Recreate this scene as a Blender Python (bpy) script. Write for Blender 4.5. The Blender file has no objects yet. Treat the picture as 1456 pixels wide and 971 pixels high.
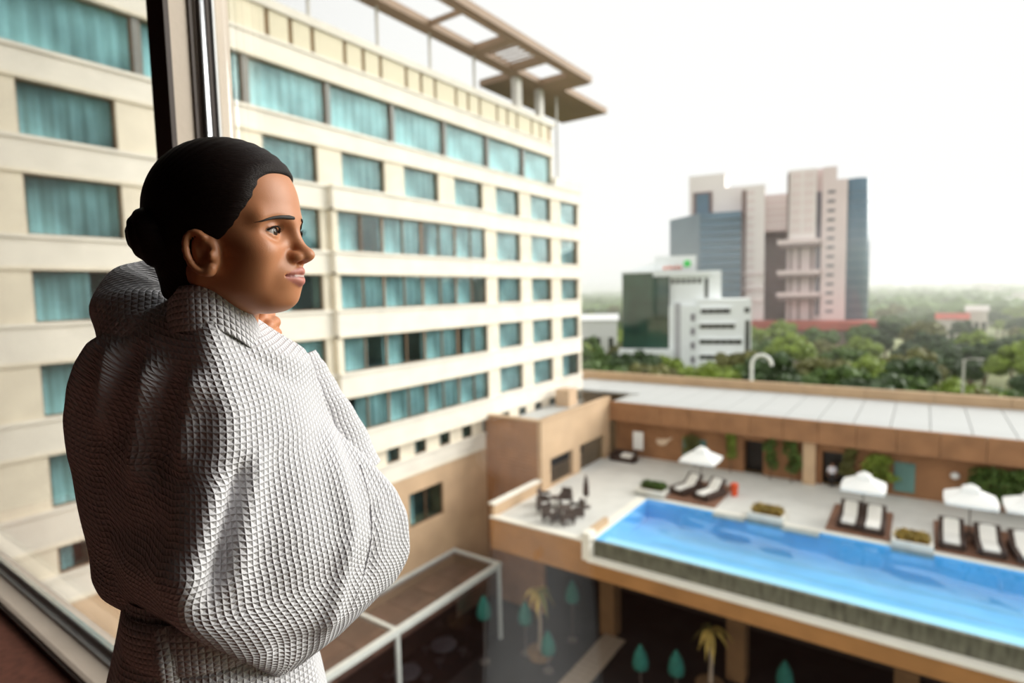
import bpy, bmesh, math, random
import numpy as np
from mathutils import Vector, Matrix

# ------------------------------------------------------------------ camera, sky, sun, exposure
scene = bpy.context.scene
COL = scene.collection
ZC = 26.0                       # camera height above the street; all z below are measured from the camera
R = math.radians
yaw, pitch, roll = R(35.47), R(4.68), R(-1.324)
F = Vector((-math.sin(yaw)*math.cos(pitch), math.cos(yaw)*math.cos(pitch), -math.sin(pitch)))
R0 = Vector((math.cos(yaw), math.sin(yaw), 0)); U0 = R0.cross(F)
RX = R0*math.cos(roll) + U0*math.sin(roll); UX = -R0*math.sin(roll) + U0*math.cos(roll)
cd = bpy.data.cameras.new('camera'); cam = bpy.data.objects.new('camera', cd); COL.objects.link(cam)
cam.matrix_world = Matrix(((RX.x, UX.x, -F.x, 0), (RX.y, UX.y, -F.y, 0), (RX.z, UX.z, -F.z, ZC), (0, 0, 0, 1)))
cd.sensor_width = 36.0; cd.lens = 825/1456*36.0
cd.clip_start = 0.02; cd.clip_end = 6000
cd.dof.use_dof = True; cd.dof.focus_distance = 0.76; cd.dof.aperture_fstop = 2.8; cd.dof.aperture_blades = 0
scene.camera = cam

world = bpy.data.worlds.new('overcast_sky'); scene.world = world; world.use_nodes = True
bg = world.node_tree.nodes['Background']
bg.inputs[0].default_value = (1.0, 0.985, 0.965, 1); bg.inputs[1].default_value = 1.15

sl = bpy.data.lights.new('sun', 'SUN'); sl.energy = 4.6; sl.angle = R(45); sl.color = (1.0, 0.96, 0.9)
so = bpy.data.objects.new('sun', sl); COL.objects.link(so)
so.rotation_euler = Vector((-0.62, -0.72, -0.42)).to_track_quat('-Z', 'Y').to_euler()

vs = scene.view_settings
vs.view_transform = 'Standard'; vs.look = 'None'; vs.gamma = 1.0; vs.use_curve_mapping = False
vs.exposure = 0.0
scene.cycles.use_denoising = True
scene.cycles.max_bounces = 10; scene.cycles.volume_bounces = 4; scene.cycles.transparent_max_bounces = 24
scene.cycles.sample_clamp_indirect = 6.0

random.seed(7); rng = np.random.default_rng(7)

# ------------------------------------------------------------------ materials
MATS = {}
def pmat(name, col, rough=0.7, var=0.12, scale=3.0, bump=0.0, bscale=None, metal=0.0, spec=0.4, stretch=(1, 1, 1), col2=None, sheen=0.0):
    m = bpy.data.materials.new(name); m.use_nodes = True
    nt = m.node_tree; b = nt.nodes['Principled BSDF']
    b.inputs['Roughness'].default_value = rough; b.inputs['Metallic'].default_value = metal
    b.inputs['Specular IOR Level'].default_value = spec
    tc = nt.nodes.new('ShaderNodeTexCoord'); mp = nt.nodes.new('ShaderNodeMapping'); mp.inputs['Scale'].default_value = stretch
    nt.links.new(tc.outputs['Object'], mp.inputs[0])
    nz = nt.nodes.new('ShaderNodeTexNoise'); nz.inputs['Scale'].default_value = scale; nz.inputs['Detail'].default_value = 5
    nt.links.new(mp.outputs[0], nz.inputs['Vector'])
    cr = nt.nodes.new('ShaderNodeValToRGB')
    a = [max(0, c*(1-var)) for c in col]; d = [min(1, c*(1+var)) for c in col] if col2 is None else col2
    cr.color_ramp.elements[0].position = 0.3; cr.color_ramp.elements[0].color = (*a, 1)
    cr.color_ramp.elements[1].position = 0.7; cr.color_ramp.elements[1].color = (*d, 1)
    nt.links.new(nz.outputs['Fac'], cr.inputs[0]); nt.links.new(cr.outputs[0], b.inputs['Base Color'])
    if bump:
        n2 = nt.nodes.new('ShaderNodeTexNoise'); n2.inputs['Scale'].default_value = bscale or scale*4; n2.inputs['Detail'].default_value = 4
        nt.links.new(mp.outputs[0], n2.inputs['Vector'])
        bp = nt.nodes.new('ShaderNodeBump'); bp.inputs['Strength'].default_value = 1.0; bp.inputs['Distance'].default_value = bump
        nt.links.new(n2.outputs['Fac'], bp.inputs['Height']); nt.links.new(bp.outputs[0], b.inputs['Normal'])
    MATS[name] = m
    return m

def glassmat(name, tint, ior=1.45, rough=0.0, tintvar=0.0, refl=(1, 1, 1)):
    m = bpy.data.materials.new(name); m.use_nodes = True
    nt = m.node_tree; nt.nodes.clear()
    out = nt.nodes.new('ShaderNodeOutputMaterial'); mix = nt.nodes.new('ShaderNodeMixShader')
    tr = nt.nodes.new('ShaderNodeBsdfTransparent'); tr.inputs[0].default_value = (*tint, 1)
    gl = nt.nodes.new('ShaderNodeBsdfGlossy'); gl.inputs['Roughness'].default_value = rough; gl.inputs[0].default_value = (*refl, 1)
    lw = nt.nodes.new('ShaderNodeLayerWeight'); lw.inputs['Blend'].default_value = 0.5
    pw = nt.nodes.new('ShaderNodeMath'); pw.operation = 'POWER'; pw.inputs[1].default_value = 3.5
    ma = nt.nodes.new('ShaderNodeMath'); ma.operation = 'MULTIPLY_ADD'; ma.inputs[1].default_value = 0.8; ma.inputs[2].default_value = ((ior-1)/(ior+1))**2
    nt.links.new(lw.outputs['Facing'], pw.inputs[0]); nt.links.new(pw.outputs[0], ma.inputs[0])
    nt.links.new(ma.outputs[0], mix.inputs[0]); nt.links.new(tr.outputs[0], mix.inputs[1]); nt.links.new(gl.outputs[0], mix.inputs[2])
    if tintvar:
        tc = nt.nodes.new('ShaderNodeTexCoord'); nz = nt.nodes.new('ShaderNodeTexNoise'); nz.inputs['Scale'].default_value = 0.35
        nt.links.new(tc.outputs['Object'], nz.inputs['Vector'])
        cr = nt.nodes.new('ShaderNodeValToRGB')
        cr.color_ramp.elements[0].position = .35; cr.color_ramp.elements[0].color = (*[c*(1-tintvar) for c in tint], 1)
        cr.color_ramp.elements[1].position = .65; cr.color_ramp.elements[1].color = (*[min(1, c*(1+tintvar)) for c in tint], 1)
        nt.links.new(nz.outputs['Fac'], cr.inputs[0]); nt.links.new(cr.outputs[0], tr.inputs[0])
    nt.links.new(mix.outputs[0], out.inputs[0])
    MATS[name] = m
    return m

pmat('cream', (0.79, 0.745, 0.665), .8, .07, .8, .004, 12)
pmat('cream_pier', (0.77, 0.70, 0.575), .8, .08, .9, .004, 12)
pmat('cream_panel', (0.70, 0.64, 0.49), .8, .10, .5, .004, 12)
pmat('joint_brown', (0.30, 0.19, 0.10), .8, .1, 2)
pmat('bronze', (0.20, 0.13, 0.08), .5, .1, 3, metal=.3)
pmat('curtain_cloth', (0.90, 0.95, 0.94), .9, .10, 2.0, stretch=(1, 3, .3))
glassmat('teal_glass', (0.665, 0.785, 0.80), 1.5, .02, .18, (.28, .30, .30))
glassmat('teal_glass_top', (0.715, 0.845, 0.86), 1.5, .02, .14, (.28, .30, .30))
pmat('fin_grey', (0.20, 0.20, 0.185), .5, .1, 2)
pmat('dark_room', (0.10, 0.13, 0.12), .9, .2, 1)
pmat('tan_stone', (0.60, 0.42, 0.27), .8, .10, .7, .006, 6)
pmat('tan_light', (0.55, 0.38, 0.235), .8, .08, .7, .006, 6)
pmat('brown_stone', (0.33, 0.165, 0.080), .8, .16, .9, .01, 5)
pmat('terracotta', (0.38, 0.185, 0.065), .8, .14, .8, .01, 5)
pmat('column_brown', (0.20, 0.11, 0.05), .8, .15, .8, .01, 5)
pmat('pergola_brown', (0.30, 0.20, 0.13), .6, .1, .6)
pmat('post_grey', (0.62, 0.60, 0.56), .5, .08, 2)
pmat('deck_stone', (0.68, 0.675, 0.64), .7, .07, .8, .003, 8)
pmat('ledge_white', (0.85, 0.82, 0.74), .7, .05, 1)
pmat('weir_stone', (0.115, 0.115, 0.085), .35, .45, 1.6, .01, 9, stretch=(3, 1, .6))
pmat('pool_blue', (0.20, 0.56, 0.90), .5, .12, .5)
pmat('glare_blue', (0.62, 0.84, 0.96), .5, .05, .5)  # pale blue that paints sky glare along the pool's near edge
pmat('lane_green', (0.15, 0.48, 0.72), .5, .1, 1)
pmat('step_grey', (0.36, 0.40, 0.40), .6, .15, 1.2)
pmat('roof_white', (0.52, 0.53, 0.525), .5, .05, .4)
pmat('roof_seam', (0.45, 0.45, 0.43), .6, .1, 1)
pmat('wood_deck', (0.24, 0.12, 0.075), .6, .2, 2, stretch=(1, 8, 1))
pmat('wicker', (0.055, 0.032, 0.024), .6, .4, 14, .01, 40)
pmat('cushion', (0.86, 0.84, 0.80), .9, .05, 3, .005, 10)
pmat('umbrella_cloth', (0.93, 0.93, 0.92), .9, .03, 2)
pmat('pole_dark', (0.12, 0.10, 0.09), .4, .1, 4)
pmat('planter_stone', (0.70, 0.68, 0.62), .8, .1, 1.5, .004, 9)
pmat('planter_dark', (0.30, 0.33, 0.33), .7, .15, 1.5)
pmat('leaf', (0.085, 0.145, 0.03), .6, .45, 1.2)
pmat('leaf_bright', (0.20, 0.27, 0.04), .6, .4, .8)
pmat('leaf_dark', (0.045, 0.08, 0.025), .6, .45, .8)
pmat('leaf_olive', (0.15, 0.15, 0.045), .6, .4, .8)
pmat('leaf_dry', (0.42, 0.30, 0.08), .7, .35, 2)
pmat('bark', (0.16, 0.10, 0.06), .9, .3, 4, .01, 10)
pmat('soil', (0.20, 0.12, 0.06), .9, .3, 3)
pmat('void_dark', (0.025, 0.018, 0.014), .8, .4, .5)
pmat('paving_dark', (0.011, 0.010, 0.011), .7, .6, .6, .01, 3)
pmat('plank', (0.36, 0.29, 0.23), .8, .2, 3, stretch=(8, 1, 1))
pmat('teal_cloth', (0.016, 0.14, 0.115), .8, .2, 3)
pmat('skylight_frame', (0.72, 0.76, 0.74), .4, .05, 2)
glassmat('skylight_glass', (0.80, 0.80, 0.82), 1.5)
pmat('brick_floor', (0.22, 0.13, 0.10), .8, .3, .5)
pmat('clay_tile', (0.30, 0.17, 0.12), .8, .25, .6)
pmat('dark_machine', (0.08, 0.08, 0.085), .5, .4, 1)
pmat('grey_machine', (0.25, 0.25, 0.27), .5, .3, 1)
pmat('red_plastic', (0.75, 0.10, 0.03), .5, .1, 2)
pmat('white_paint', (0.86, 0.86, 0.86), .6, .04, 1)
pmat('wall_sign', (0.72, 0.56, 0.42), .6, .1, 3)
pmat('teal_panel', (0.13, 0.26, 0.24), .3, .15, 1)
pmat('black_door', (0.018, 0.015, 0.013), .3, .2, 2)
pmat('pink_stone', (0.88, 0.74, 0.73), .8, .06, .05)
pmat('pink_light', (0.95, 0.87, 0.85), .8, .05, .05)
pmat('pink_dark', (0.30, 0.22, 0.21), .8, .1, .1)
pmat('mauve_glass', (0.24, 0.22, 0.25), .2, .2, .2)
pmat('red_roof', (0.50, 0.13, 0.10), .7, .12, .2)
pmat('blue_glass', (0.13, 0.21, 0.28), .12, .15, .08, spec=.8)
pmat('blue_grey', (0.25, 0.30, 0.35), .3, .08, .1)
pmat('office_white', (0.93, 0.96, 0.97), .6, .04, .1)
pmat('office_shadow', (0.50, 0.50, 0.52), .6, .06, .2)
pmat('office_glass', (0.03, 0.075, 0.055), .06, .4, .12, spec=.9)
pmat('band_glass', (0.035, 0.04, 0.03), .15, .5, .4, spec=.6)
pmat('logo_green', (0.10, 0.75, 0.16), .5, .05, 1)
pmat('logo_red', (0.72, 0.24, 0.16), .5, .1, 1)
pmat('field', (0.22, 0.27, 0.09), .9, .4, .03, col2=(0.38, 0.40, 0.20))
pmat('far_leaf', (0.11, 0.17, 0.05), .8, .5, .05)
pmat('pale_wall', (0.75, 0.70, 0.66), .8, .08, .1)
pmat('room_wall', (0.055, 0.034, 0.025), .8, .08, 1)
pmat('room_ceiling', (0.06, 0.045, 0.038), .9, .05, 1)
pmat('carpet', (0.13, 0.045, 0.027), .95, .25, 30, .003, 200)
pmat('frame_beige', (0.62, 0.52, 0.43), .55, .06, 4, .0006, 60)
pmat('frame_dark', (0.055, 0.035, 0.028), .5, .15, 5)
pmat('frame_grey', (0.40, 0.40, 0.40), .4, .1, 5, metal=.4)
pmat('chrome', (0.80, 0.81, 0.84), .18, .02, 5, metal=1.0)
glassmat('room_glass', (0.965, 0.975, 0.97), 1.36)
glassmat('pool_water', (0.70, 0.93, 1.0), 1.33, .03)

# ------------------------------------------------------------------ mesh helpers
def _mesh(name, V, faces, smooth=False):
    me = bpy.data.meshes.new(name); me.from_pydata([tuple(map(float, v)) for v in V], [], faces)
    if smooth:
        me.polygons.foreach_set('use_smooth', [True]*len(me.polygons))
    me.update(); return me

class MB:
    def __init__(s): s.V = []; s.F = []
    def box(s, x0, x1, y0, y1, z0, z1):
        n = len(s.V)
        s.V += [(x0, y0, z0), (x1, y0, z0), (x1, y1, z0), (x0, y1, z0), (x0, y0, z1), (x1, y0, z1), (x1, y1, z1), (x0, y1, z1)]
        s.F += [tuple(n+i for i in f) for f in ((0, 3, 2, 1), (4, 5, 6, 7), (0, 1, 5, 4), (1, 2, 6, 5), (2, 3, 7, 6), (3, 0, 4, 7))]
        return s
    def poly(s, pts, thick, axis=(0, 0, 1)):
        """closed polygon extruded by thick along axis"""
        n = len(s.V); k = len(pts); a = Vector(axis)*thick
        s.V += [tuple(p) for p in pts] + [tuple(Vector(p)+a) for p in pts]
        s.F += [tuple(n+i for i in reversed(range(k))), tuple(n+k+i for i in range(k))]
        s.F += [(n+i, n+(i+1) % k, n+k+(i+1) % k, n+k+i) for i in range(k)]
        return s
    def tube(s, pts, rad, n=8, cap=True, flat=1.0):
        pts = [Vector(p) for p in pts]; rads = rad if isinstance(rad, (list, tuple)) else [rad]*len(pts)
        base = len(s.V); prev = None
        for i, p in enumerate(pts):
            d = (pts[min(i+1, len(pts)-1)] - pts[max(i-1, 0)]).normalized()
            up = prev if prev is not None else (Vector((0, 0, 1)) if abs(d.z) < .9 else Vector((1, 0, 0)))
            x = d.cross(up).normalized(); y = x.cross(d).normalized(); prev = y
            for k in range(n):
                a = 2*math.pi*k/n
                s.V.append(tuple(p + x*math.cos(a)*rads[i] + y*math.sin(a)*rads[i]*flat))
        for i in range(len(pts)-1):
            for k in range(n):
                a, b = base+i*n+k, base+i*n+(k+1) % n
                s.F.append((a, b, b+n, a+n))
        if cap:
            s.F.append(tuple(base+k for k in reversed(range(n)))); m = base+(len(pts)-1)*n
            s.F.append(tuple(m+k for k in range(n)))
        return s
    def lathe(s, prof, n=16, c=(0, 0, 0)):
        base = len(s.V)
        for r, z in prof:
            for k in range(n):
                a = 2*math.pi*k/n; s.V.append((c[0]+r*math.cos(a), c[1]+r*math.sin(a), c[2]+z))
        for i in range(len(prof)-1):
            for k in range(n):
                a, b = base+i*n+k, base+i*n+(k+1) % n
                s.F.append((a, b, b+n, a+n))
        s.F.append(tuple(base+k for k in reversed(range(n)))); m = base+(len(prof)-1)*n
        s.F.append(tuple(m+k for k in range(n)))
        return s
    def mesh(s, name, off=(0, 0, 0), smooth=False):
        return _mesh(name, [(v[0]-off[0], v[1]-off[1], v[2]-off[2]) for v in s.V], s.F, smooth)

WL = {}     # world location of every thing (z from the camera)
def thing(name, label, cat, loc=(0, 0, 0), rotz=0.0, group=None, kind=None):
    o = bpy.data.objects.new(name, None); COL.objects.link(o)
    o.location = (loc[0], loc[1], loc[2]+ZC); o.rotation_euler = (0, 0, rotz); o.empty_display_size = .2
    tag(o, label, cat, group, kind); WL[o] = tuple(loc)
    return o
def tag(o, label=None, cat=None, group=None, kind=None):
    if label: o['label'] = label
    if cat: o['category'] = cat
    if group: o['group'] = group
    if kind: o['kind'] = kind
    return o
def part(name, mb, mat, parent, local=False, smooth=False, label=None, kind=None):
    """mesh child; mb in camera-relative world coordinates unless local"""
    off = (0, 0, 0) if local else WL[parent]
    me = mb if isinstance(mb, bpy.types.Mesh) else mb.mesh(name, off, smooth)
    if not me.materials: me.materials.append(MATS[mat] if isinstance(mat, str) else mat)
    o = bpy.data.objects.new(name, me); COL.objects.link(o); o.parent = parent
    WL[o] = WL.get(parent, (0, 0, 0))
    if label: o['label'] = label
    if kind: o['kind'] = kind
    return o
def solo(name, mb, mat, label=None, cat=None, group=None, kind=None, smooth=False):
    """one-mesh top-level thing; origin at its base centre"""
    a = np.array(mb.V); c = (float((a[:, 0].min()+a[:, 0].max())/2), float((a[:, 1].min()+a[:, 1].max())/2), float(a[:, 2].min()))
    me = mb.mesh(name, c, smooth); me.materials.append(MATS[mat])
    o = bpy.data.objects.new(name, me); COL.objects.link(o); o.location = (c[0], c[1], c[2]+ZC)
    tag(o, label, cat, group, kind); WL[o] = c
    return o
def copy_tree(o, parent=None, loc=None, rotz=None, label=None, scale=None):
    c = o.copy(); COL.objects.link(c); c.parent = parent
    if loc is not None: c.location = (loc[0], loc[1], loc[2]+ZC)
    if rotz is not None: c.rotation_euler = (0, 0, rotz)
    if scale is not None: c.scale = scale
    if label: c['label'] = label
    for ch in list(o.children): copy_tree(ch, c)
    return c
def box(*a): return MB().box(*a)
# ------------------------------------------------------------------ the room and its window wall
FZ = -1.37
def struct(name, mb, mat, label=None):
    o = solo(name, mb, mat, kind='structure')
    if label: o['label'] = label
    return o
struct('floor', box(-5, 3.2, -4.5, .70, FZ-.1, FZ), 'carpet', 'reddish brown carpet floor of the dark room')
struct('ceiling', box(-5, 3.2, -4.5, .78, 1.75, 1.85), 'room_ceiling', 'plain ceiling of the room')
struct('wall_left', box(-5.15, -5, -4.5, .78, FZ, 1.75), 'room_wall', 'brown wall at the left end of the room')
struct('wall_right', box(3.2, 3.35, -4.5, .78, FZ, 1.75), 'room_wall', 'brown wall at the right end of the room')
struct('wall_back', box(-5.15, 3.35, -4.65, -4.5, FZ, 1.75), 'room_wall', 'brown wall at the back of the room')
struct('wall_outer_lower', box(-25.4, 3.4, -7, .86, -26, FZ-.12), 'cream', 'outer wall of the hotel wing below the room')
struct('wall_outer_upper', box(-25.4, 3.4, -7, .86, 1.88, 13), 'cream', 'outer wall of the hotel wing above the room')

def window_unit(name, x0, x1, label):
    root = thing(name, label, None, ((x0+x1)/2, .82, FZ)); root['kind'] = 'structure'
    part('pane', box(x0, x1, .818, .828, -1.31, 1.70), 'room_glass', root)
    part('bottom_rail', MB().poly([(x0, .70, FZ), (x0, .70, -1.337), (x0, .712, -1.332), (x0, .86, -1.322), (x0, .86, FZ)], x1-x0, (1, 0, 0)), 'frame_beige', root, label='beige bottom rail')
    part('rail_edge', box(x0, x1, .690, .70, FZ, -1.345), 'frame_dark', root, label='dark front strip of the rail')
    part('glazing_bead', box(x0, x1, .775, .812, -1.332, -1.318), 'frame_grey', root)
    part('bead_strip', box(x0, x1, .800, .818, -1.33, -1.290), 'chrome', root)
    part('top_rail', box(x0, x1, .72, .86, 1.70, 1.75), 'frame_beige', root)
    return root
window_unit('window_1', -5.0, -1.575, 'floor-to-ceiling window pane left of the beige mullion')
window_unit('window_2', -1.49, 1.20, 'large clear window pane right of the mullion behind the woman')
window_unit('window_3', 1.285, 3.2, 'window pane further right along the glass wall')

def mullion(name, x0, label):
    root = thing(name, label, None, (x0+.04, .80, FZ)); root['kind'] = 'structure'
    x1 = x0+.085
    part('edge_strip', box(x0, x1, .70, .712, FZ, 1.75), 'frame_dark', root, label='dark brown front strip')
    part('body', box(x0, x1, .712, .86, FZ, 1.75), 'frame_beige', root, label='beige mullion body')
    part('seal', box(x1, x1+.006, .757, .764, FZ, 1.75), 'frame_dark', root)
    part('rail', MB().tube([(x1, .783, FZ), (x1, .783, 1.75)], .016, 16), 'chrome', root, smooth=True, label='polished chrome rail')
    part('seal', box(x1, x1+.006, .800, .812, FZ, 1.75), 'frame_dark', root)
    part('glazing_strip', box(x1, x1+.012, .812, .818, FZ, 1.75), 'frame_grey', root)
mullion('trim_1', -1.575, 'tall beige window mullion with dark front and chrome rail')
mullion('trim_2', 1.20, 'window mullion right of the large pane')

# ------------------------------------------------------------------ the hotel facade across the courtyard
XF = -25.5
H = thing('hotel_building', 'long cream hotel facade with rows of teal curtained windows', 'building', (XF-6, 22, -26))
Y0, Y1, YT = -6.0, 46.8, 42.3
B0, B1 = 19.6, 32.9
part('core', box(-40, -26.7, Y0, YT, -26, 13.5), 'dark_room', H)
part('core', box(-40, -26.7, YT, Y1-.1, -26, 9.2), 'dark_room', H)
part('end_wall', box(-40, XF-.1, Y1-.3, Y1, -26, 9.2), 'cream_pier', H)
part('end_wall', box(-40, XF-.1, YT-.3, YT, 9.2, 13.6), 'cream_pier', H)
rows = [(5.85, 7.8), (2.45, 4.6), (-.65, 1.25), (-4.05, -2.1), (-7.4, -5.4)]
def span(name, z0, z1, y0, y1, x=XF, mat='cream'):
    part(name, box(-26.7, x, y0, y1, z0, z1), mat, H)
    # drip edge and sill
    part('sill', box(-26.6, x+.09, y0-.02, y1+.02, z1-.12, z1+.02), mat, H)
    part('soffit_strip', box(-26.6, x+.04, y0, y1, z0-.02, z0+.10), 'cream_pier', H)
span('spandrel', 7.8, 8.9, Y0, Y1)
span('spandrel', 11.2, 12.3, Y0, YT)
sp = [(4.6, 5.85), (1.25, 2.45), (-2.1, -.65), (-5.4, -4.05), (-8.8, -7.4)]
for z0, z1 in sp:
    span('spandrel', z0, z1, Y0, B0); span('bay_spandrel', z0, z1, B0, B1, XF+.35); span('spandrel', z0, z1, B1, Y1)
span('ledge', -11.0, -9.85, Y0, Y1, XF+.05)
part('coping', box(-27.2, XF+.14, Y0, YT+.1, 13.6, 14.0), 'cream', H)
part('coping', box(-27.2, XF+.10, YT+.02, Y1+.1, 8.92, 9.6), 'cream', H)
part('frieze_back', box(-26.7, XF-.12, Y0, YT, 12.3, 13.6), 'joint_brown', H)
part('slot_back', box(-26.8, -26.5, Y0, Y1, -9.85, -8.8), 'dark_room', H)
part('base_wall', box(-40, XF+.02, Y0, 24.5, -26, -11.0), 'tan_stone', H)
part('base_wall', box(-40, XF+.02, 27.6, Y1, -26, -11.0), 'tan_stone', H)
part('base_wall', box(-40, XF+.02, 24.5, 27.6, -26, -14.3), 'tan_stone', H)
part('base_wall', box(-40, XF+.02, 24.5, 27.6, -12.15, -11.0), 'tan_stone', H)
# frieze panels: wide, narrow, narrow
y = 14.6 - 4.5*4
pm = {}
while y < YT-.3:
    for w in (2.0, 1.25, 1.25):
        if y+w <= YT+.2 and y > Y0:
            if w not in pm: pm[w] = MB().box(XF-.3, XF, .13, w-.13, 12.36, 13.56).mesh('frieze_panel', (0, 0, 0))
            o = part('frieze_panel', pm[w], 'cream_panel', H)
            o.location = (-H.location.x, y-H.location.y, ZC-H.location.z)
        y += w

def curtain_mesh(w, h, c0, c1, seed):
    r = random.Random(seed); n = int(40*(c1-c0))+4; V = []; Fs = []
    ph = r.random()*6
    for i in range(n+1):
        t = c0+(c1-c0)*i/n; y = -w/2 + w*t
        x = .05*math.sin(t*w*11+ph) + .035*math.sin(t*w*25+ph*2)
        V += [(x, y, .0), (x, y, h)]
    for i in range(n): Fs.append((2*i, 2*i+2, 2*i+3, 2*i+1))
    me = _mesh('curtain', V, Fs, True); me.materials.append(MATS['curtain_cloth']); return me
WC = {}
def window(y0, y1, z0, z1, x=XF, glass='teal_glass', mull=(), seed=0, cur=None):
    w, h = round(y1-y0, 3), round(z1-z0, 3); key = (w, h, glass, tuple(mull))
    if key not in WC:
        f = MB(); t = .07
        f.box(-.12, .0, -w/2, -w/2+t, 0, h).box(-.12, .0, w/2-t, w/2, 0, h).box(-.12, .0, -w/2+t, w/2-t, 0, t).box(-.12, .0, -w/2+t, w/2-t, h-t, h)
        for m in mull: f.box(-.10, .02, -w/2+m-.035, -w/2+m+.035, t, h-t)
        g = MB().box(-.075, -.06, -w/2+t, w/2-t, t, h-t)
        WC[key] = (f.mesh('window'), g.mesh('pane'))
        WC[key][0].materials.append(MATS['bronze']); WC[key][1].materials.append(MATS[glass])
    fm, gm = WC[key]
    o = part('window', fm, 'bronze', H); o.location = (x-.22-WL[H][0], (y0+y1)/2-WL[H][1], z0-WL[H][2])
    part('pane', gm, glass, o)
    c0, c1 = cur or [(0, 1), (0, 1), (0, 1), (0, .62), (.3, 1), (0, 1), (0, .45)][seed % 7]
    ck = (w, h, c0, c1, seed % 3)
    if ck not in WC: WC[ck] = curtain_mesh(w, h, c0, c1, seed)
    c = part('curtain', WC[ck], 'curtain_cloth', o); c.location = (-.32, 0, 0)
cols = [11.5+4.55*k for k in range(-3, 8)]
sd = 3
for ri, (z0, z1) in enumerate(rows):
    prev = Y0
    for k, yy in enumerate(cols):
        bay = ri > 0 and yy > 20 and yy < 32
        if bay: continue
        window(yy, yy+3.05, z0, z1, seed=sd, cur=(0, 1) if ri < 2 else None); sd += 5
    # piers between the windows
    edges = []
    for yy in cols:
        if not (ri > 0 and 20 < yy < 32): edges += [(yy, yy+3.05)]
    prev = Y0
    for a, b in edges + [(Y1, Y1)]:
        if not (ri > 0 and prev < 20 and a > 32):
            part('pier', box(-26.6, XF-.06, prev, a, z0, z1), 'cream_pier', H)
        else:
            part('pier', box(-26.6, XF-.06, prev, B0, z0, z1), 'cream_pier', H); part('pier', box(-26.6, XF-.06, B1, a, z0, z1), 'cream_pier', H)
        prev = b
    if ri > 0:
        part('bay_pier', box(-26.6, XF+.22, B0, B0+.35, z0, z1), 'cream_pier', H); part('bay_pier', box(-26.6, XF+.22, B1-.35, B1, z0, z1), 'cream_pier', H)
        L = (B1-B0-.7)/4
        for q in range(4):
            window(B0+.35+q*L, B0+.35+(q+1)*L, z0, z1, XF+.35, mull=(L/2,), seed=[0, 1, 3, 6, 2, 4, 5][(q+ri*3) % 7])
# top-floor ribbon of glass
yy = 15.35-4.5*5
while yy < YT-.5:
    y0, y1 = max(yy, Y0)+.14, min(yy+4.52, YT-.1)-.14
    window(round(y0, 2), round(y1, 2), 8.9, 11.2, XF+.02, 'teal_glass_top', (), 0, (0, 1))
    part('mullion_fin', box(-26.6, XF-.12, yy-.14, yy+.14, 8.9, 11.2), 'fin_grey', H)
    yy += 4.52
# slot windows under the last floor
k = 0
yy = 9.25-2.275*6
while yy < Y1-1:
    part('slot_pier', box(-26.6, XF-.05, yy+1.05, min(yy+2.275, Y1), -9.85, -8.8), 'cream_pier', H)
    window(round(yy, 3), round(yy+1.05, 3), -9.83, -8.8, XF+.16, 'teal_glass', (), 0, (0, .55)); yy += 2.275
window(24.5, 27.6, -14.3, -12.15, XF+.1, 'teal_glass', (1.55,), 0, (0, .25))

# the roof pergola: long open frame with a solid wing at its end
PG = thing('roof_pergola', 'brown steel canopy frame on posts above the hotel roof', 'pergola', (-26, 30, 14.0))
PZ = 16.5
part('beam', box(-26.3, -25.3, 0, 42.7, PZ, PZ+.45), 'pergola_brown', PG)
part('beam', box(-22.75, -22.3, 0, 42.7, PZ, PZ+.45), 'pergola_brown', PG)
part('edge_lip', box(-22.3, -22.1, 0, 42.8, PZ+.1, PZ+.6), 'pergola_brown', PG)
for a, b in ((4.6, 4.8), (10.4, 10.6), (16.2, 16.4), (22.0, 22.2), (27.6, 27.8)):
    part('cross_strut', box(-25.3, -22.75, a, b, PZ+.1, PZ+.4), 'pergola_brown', PG)
part('solid_panel', box(-25.3, -22.75, 32.0, 33.0, PZ, PZ+.4), 'pergola_brown', PG)
for i in range(5): part('slat', box(-25.2, -22.8, 33.25+i*.62, 33.47+i*.62, PZ+.05, PZ+.11), 'pergola_brown', PG)
part('solid_panel', box(-25.3, -22.75, 36.2, 37.0, PZ, PZ+.4), 'pergola_brown', PG)
part('solid_panel', box(-25.3, -22.75, 40.2, 42.7, PZ, PZ+.4), 'pergola_brown', PG)
part('wing', box(-29.4, -24.6, 42.7, 50.6, PZ, PZ+.5), 'pergola_brown', PG)
part('wing', box(-29.4, -26.3, 37.6, 42.7, PZ, PZ+.5), 'pergola_brown', PG)
for yp in (1.0, 5.6, 10.2, 14.8, 19.3, 23.9, 28.25, 32.7):
    part('post', MB().tube([(-26.0, yp, 13.9), (-26.0, yp, PZ)], .10, 10), 'post_grey', PG)
part('post', box(-26.3, -25.8, 37.6, 38.3, 13.9, PZ), 'post_grey', PG)
part('post', box(-26.4, -25.9, 41.0, 41.6, 13.9, PZ), 'post_grey', PG)
part('post', MB().tube([(-25.9, 43.6, 9.5), (-25.9, 43.6, PZ)], .09, 10), 'post_grey', PG)

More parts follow.
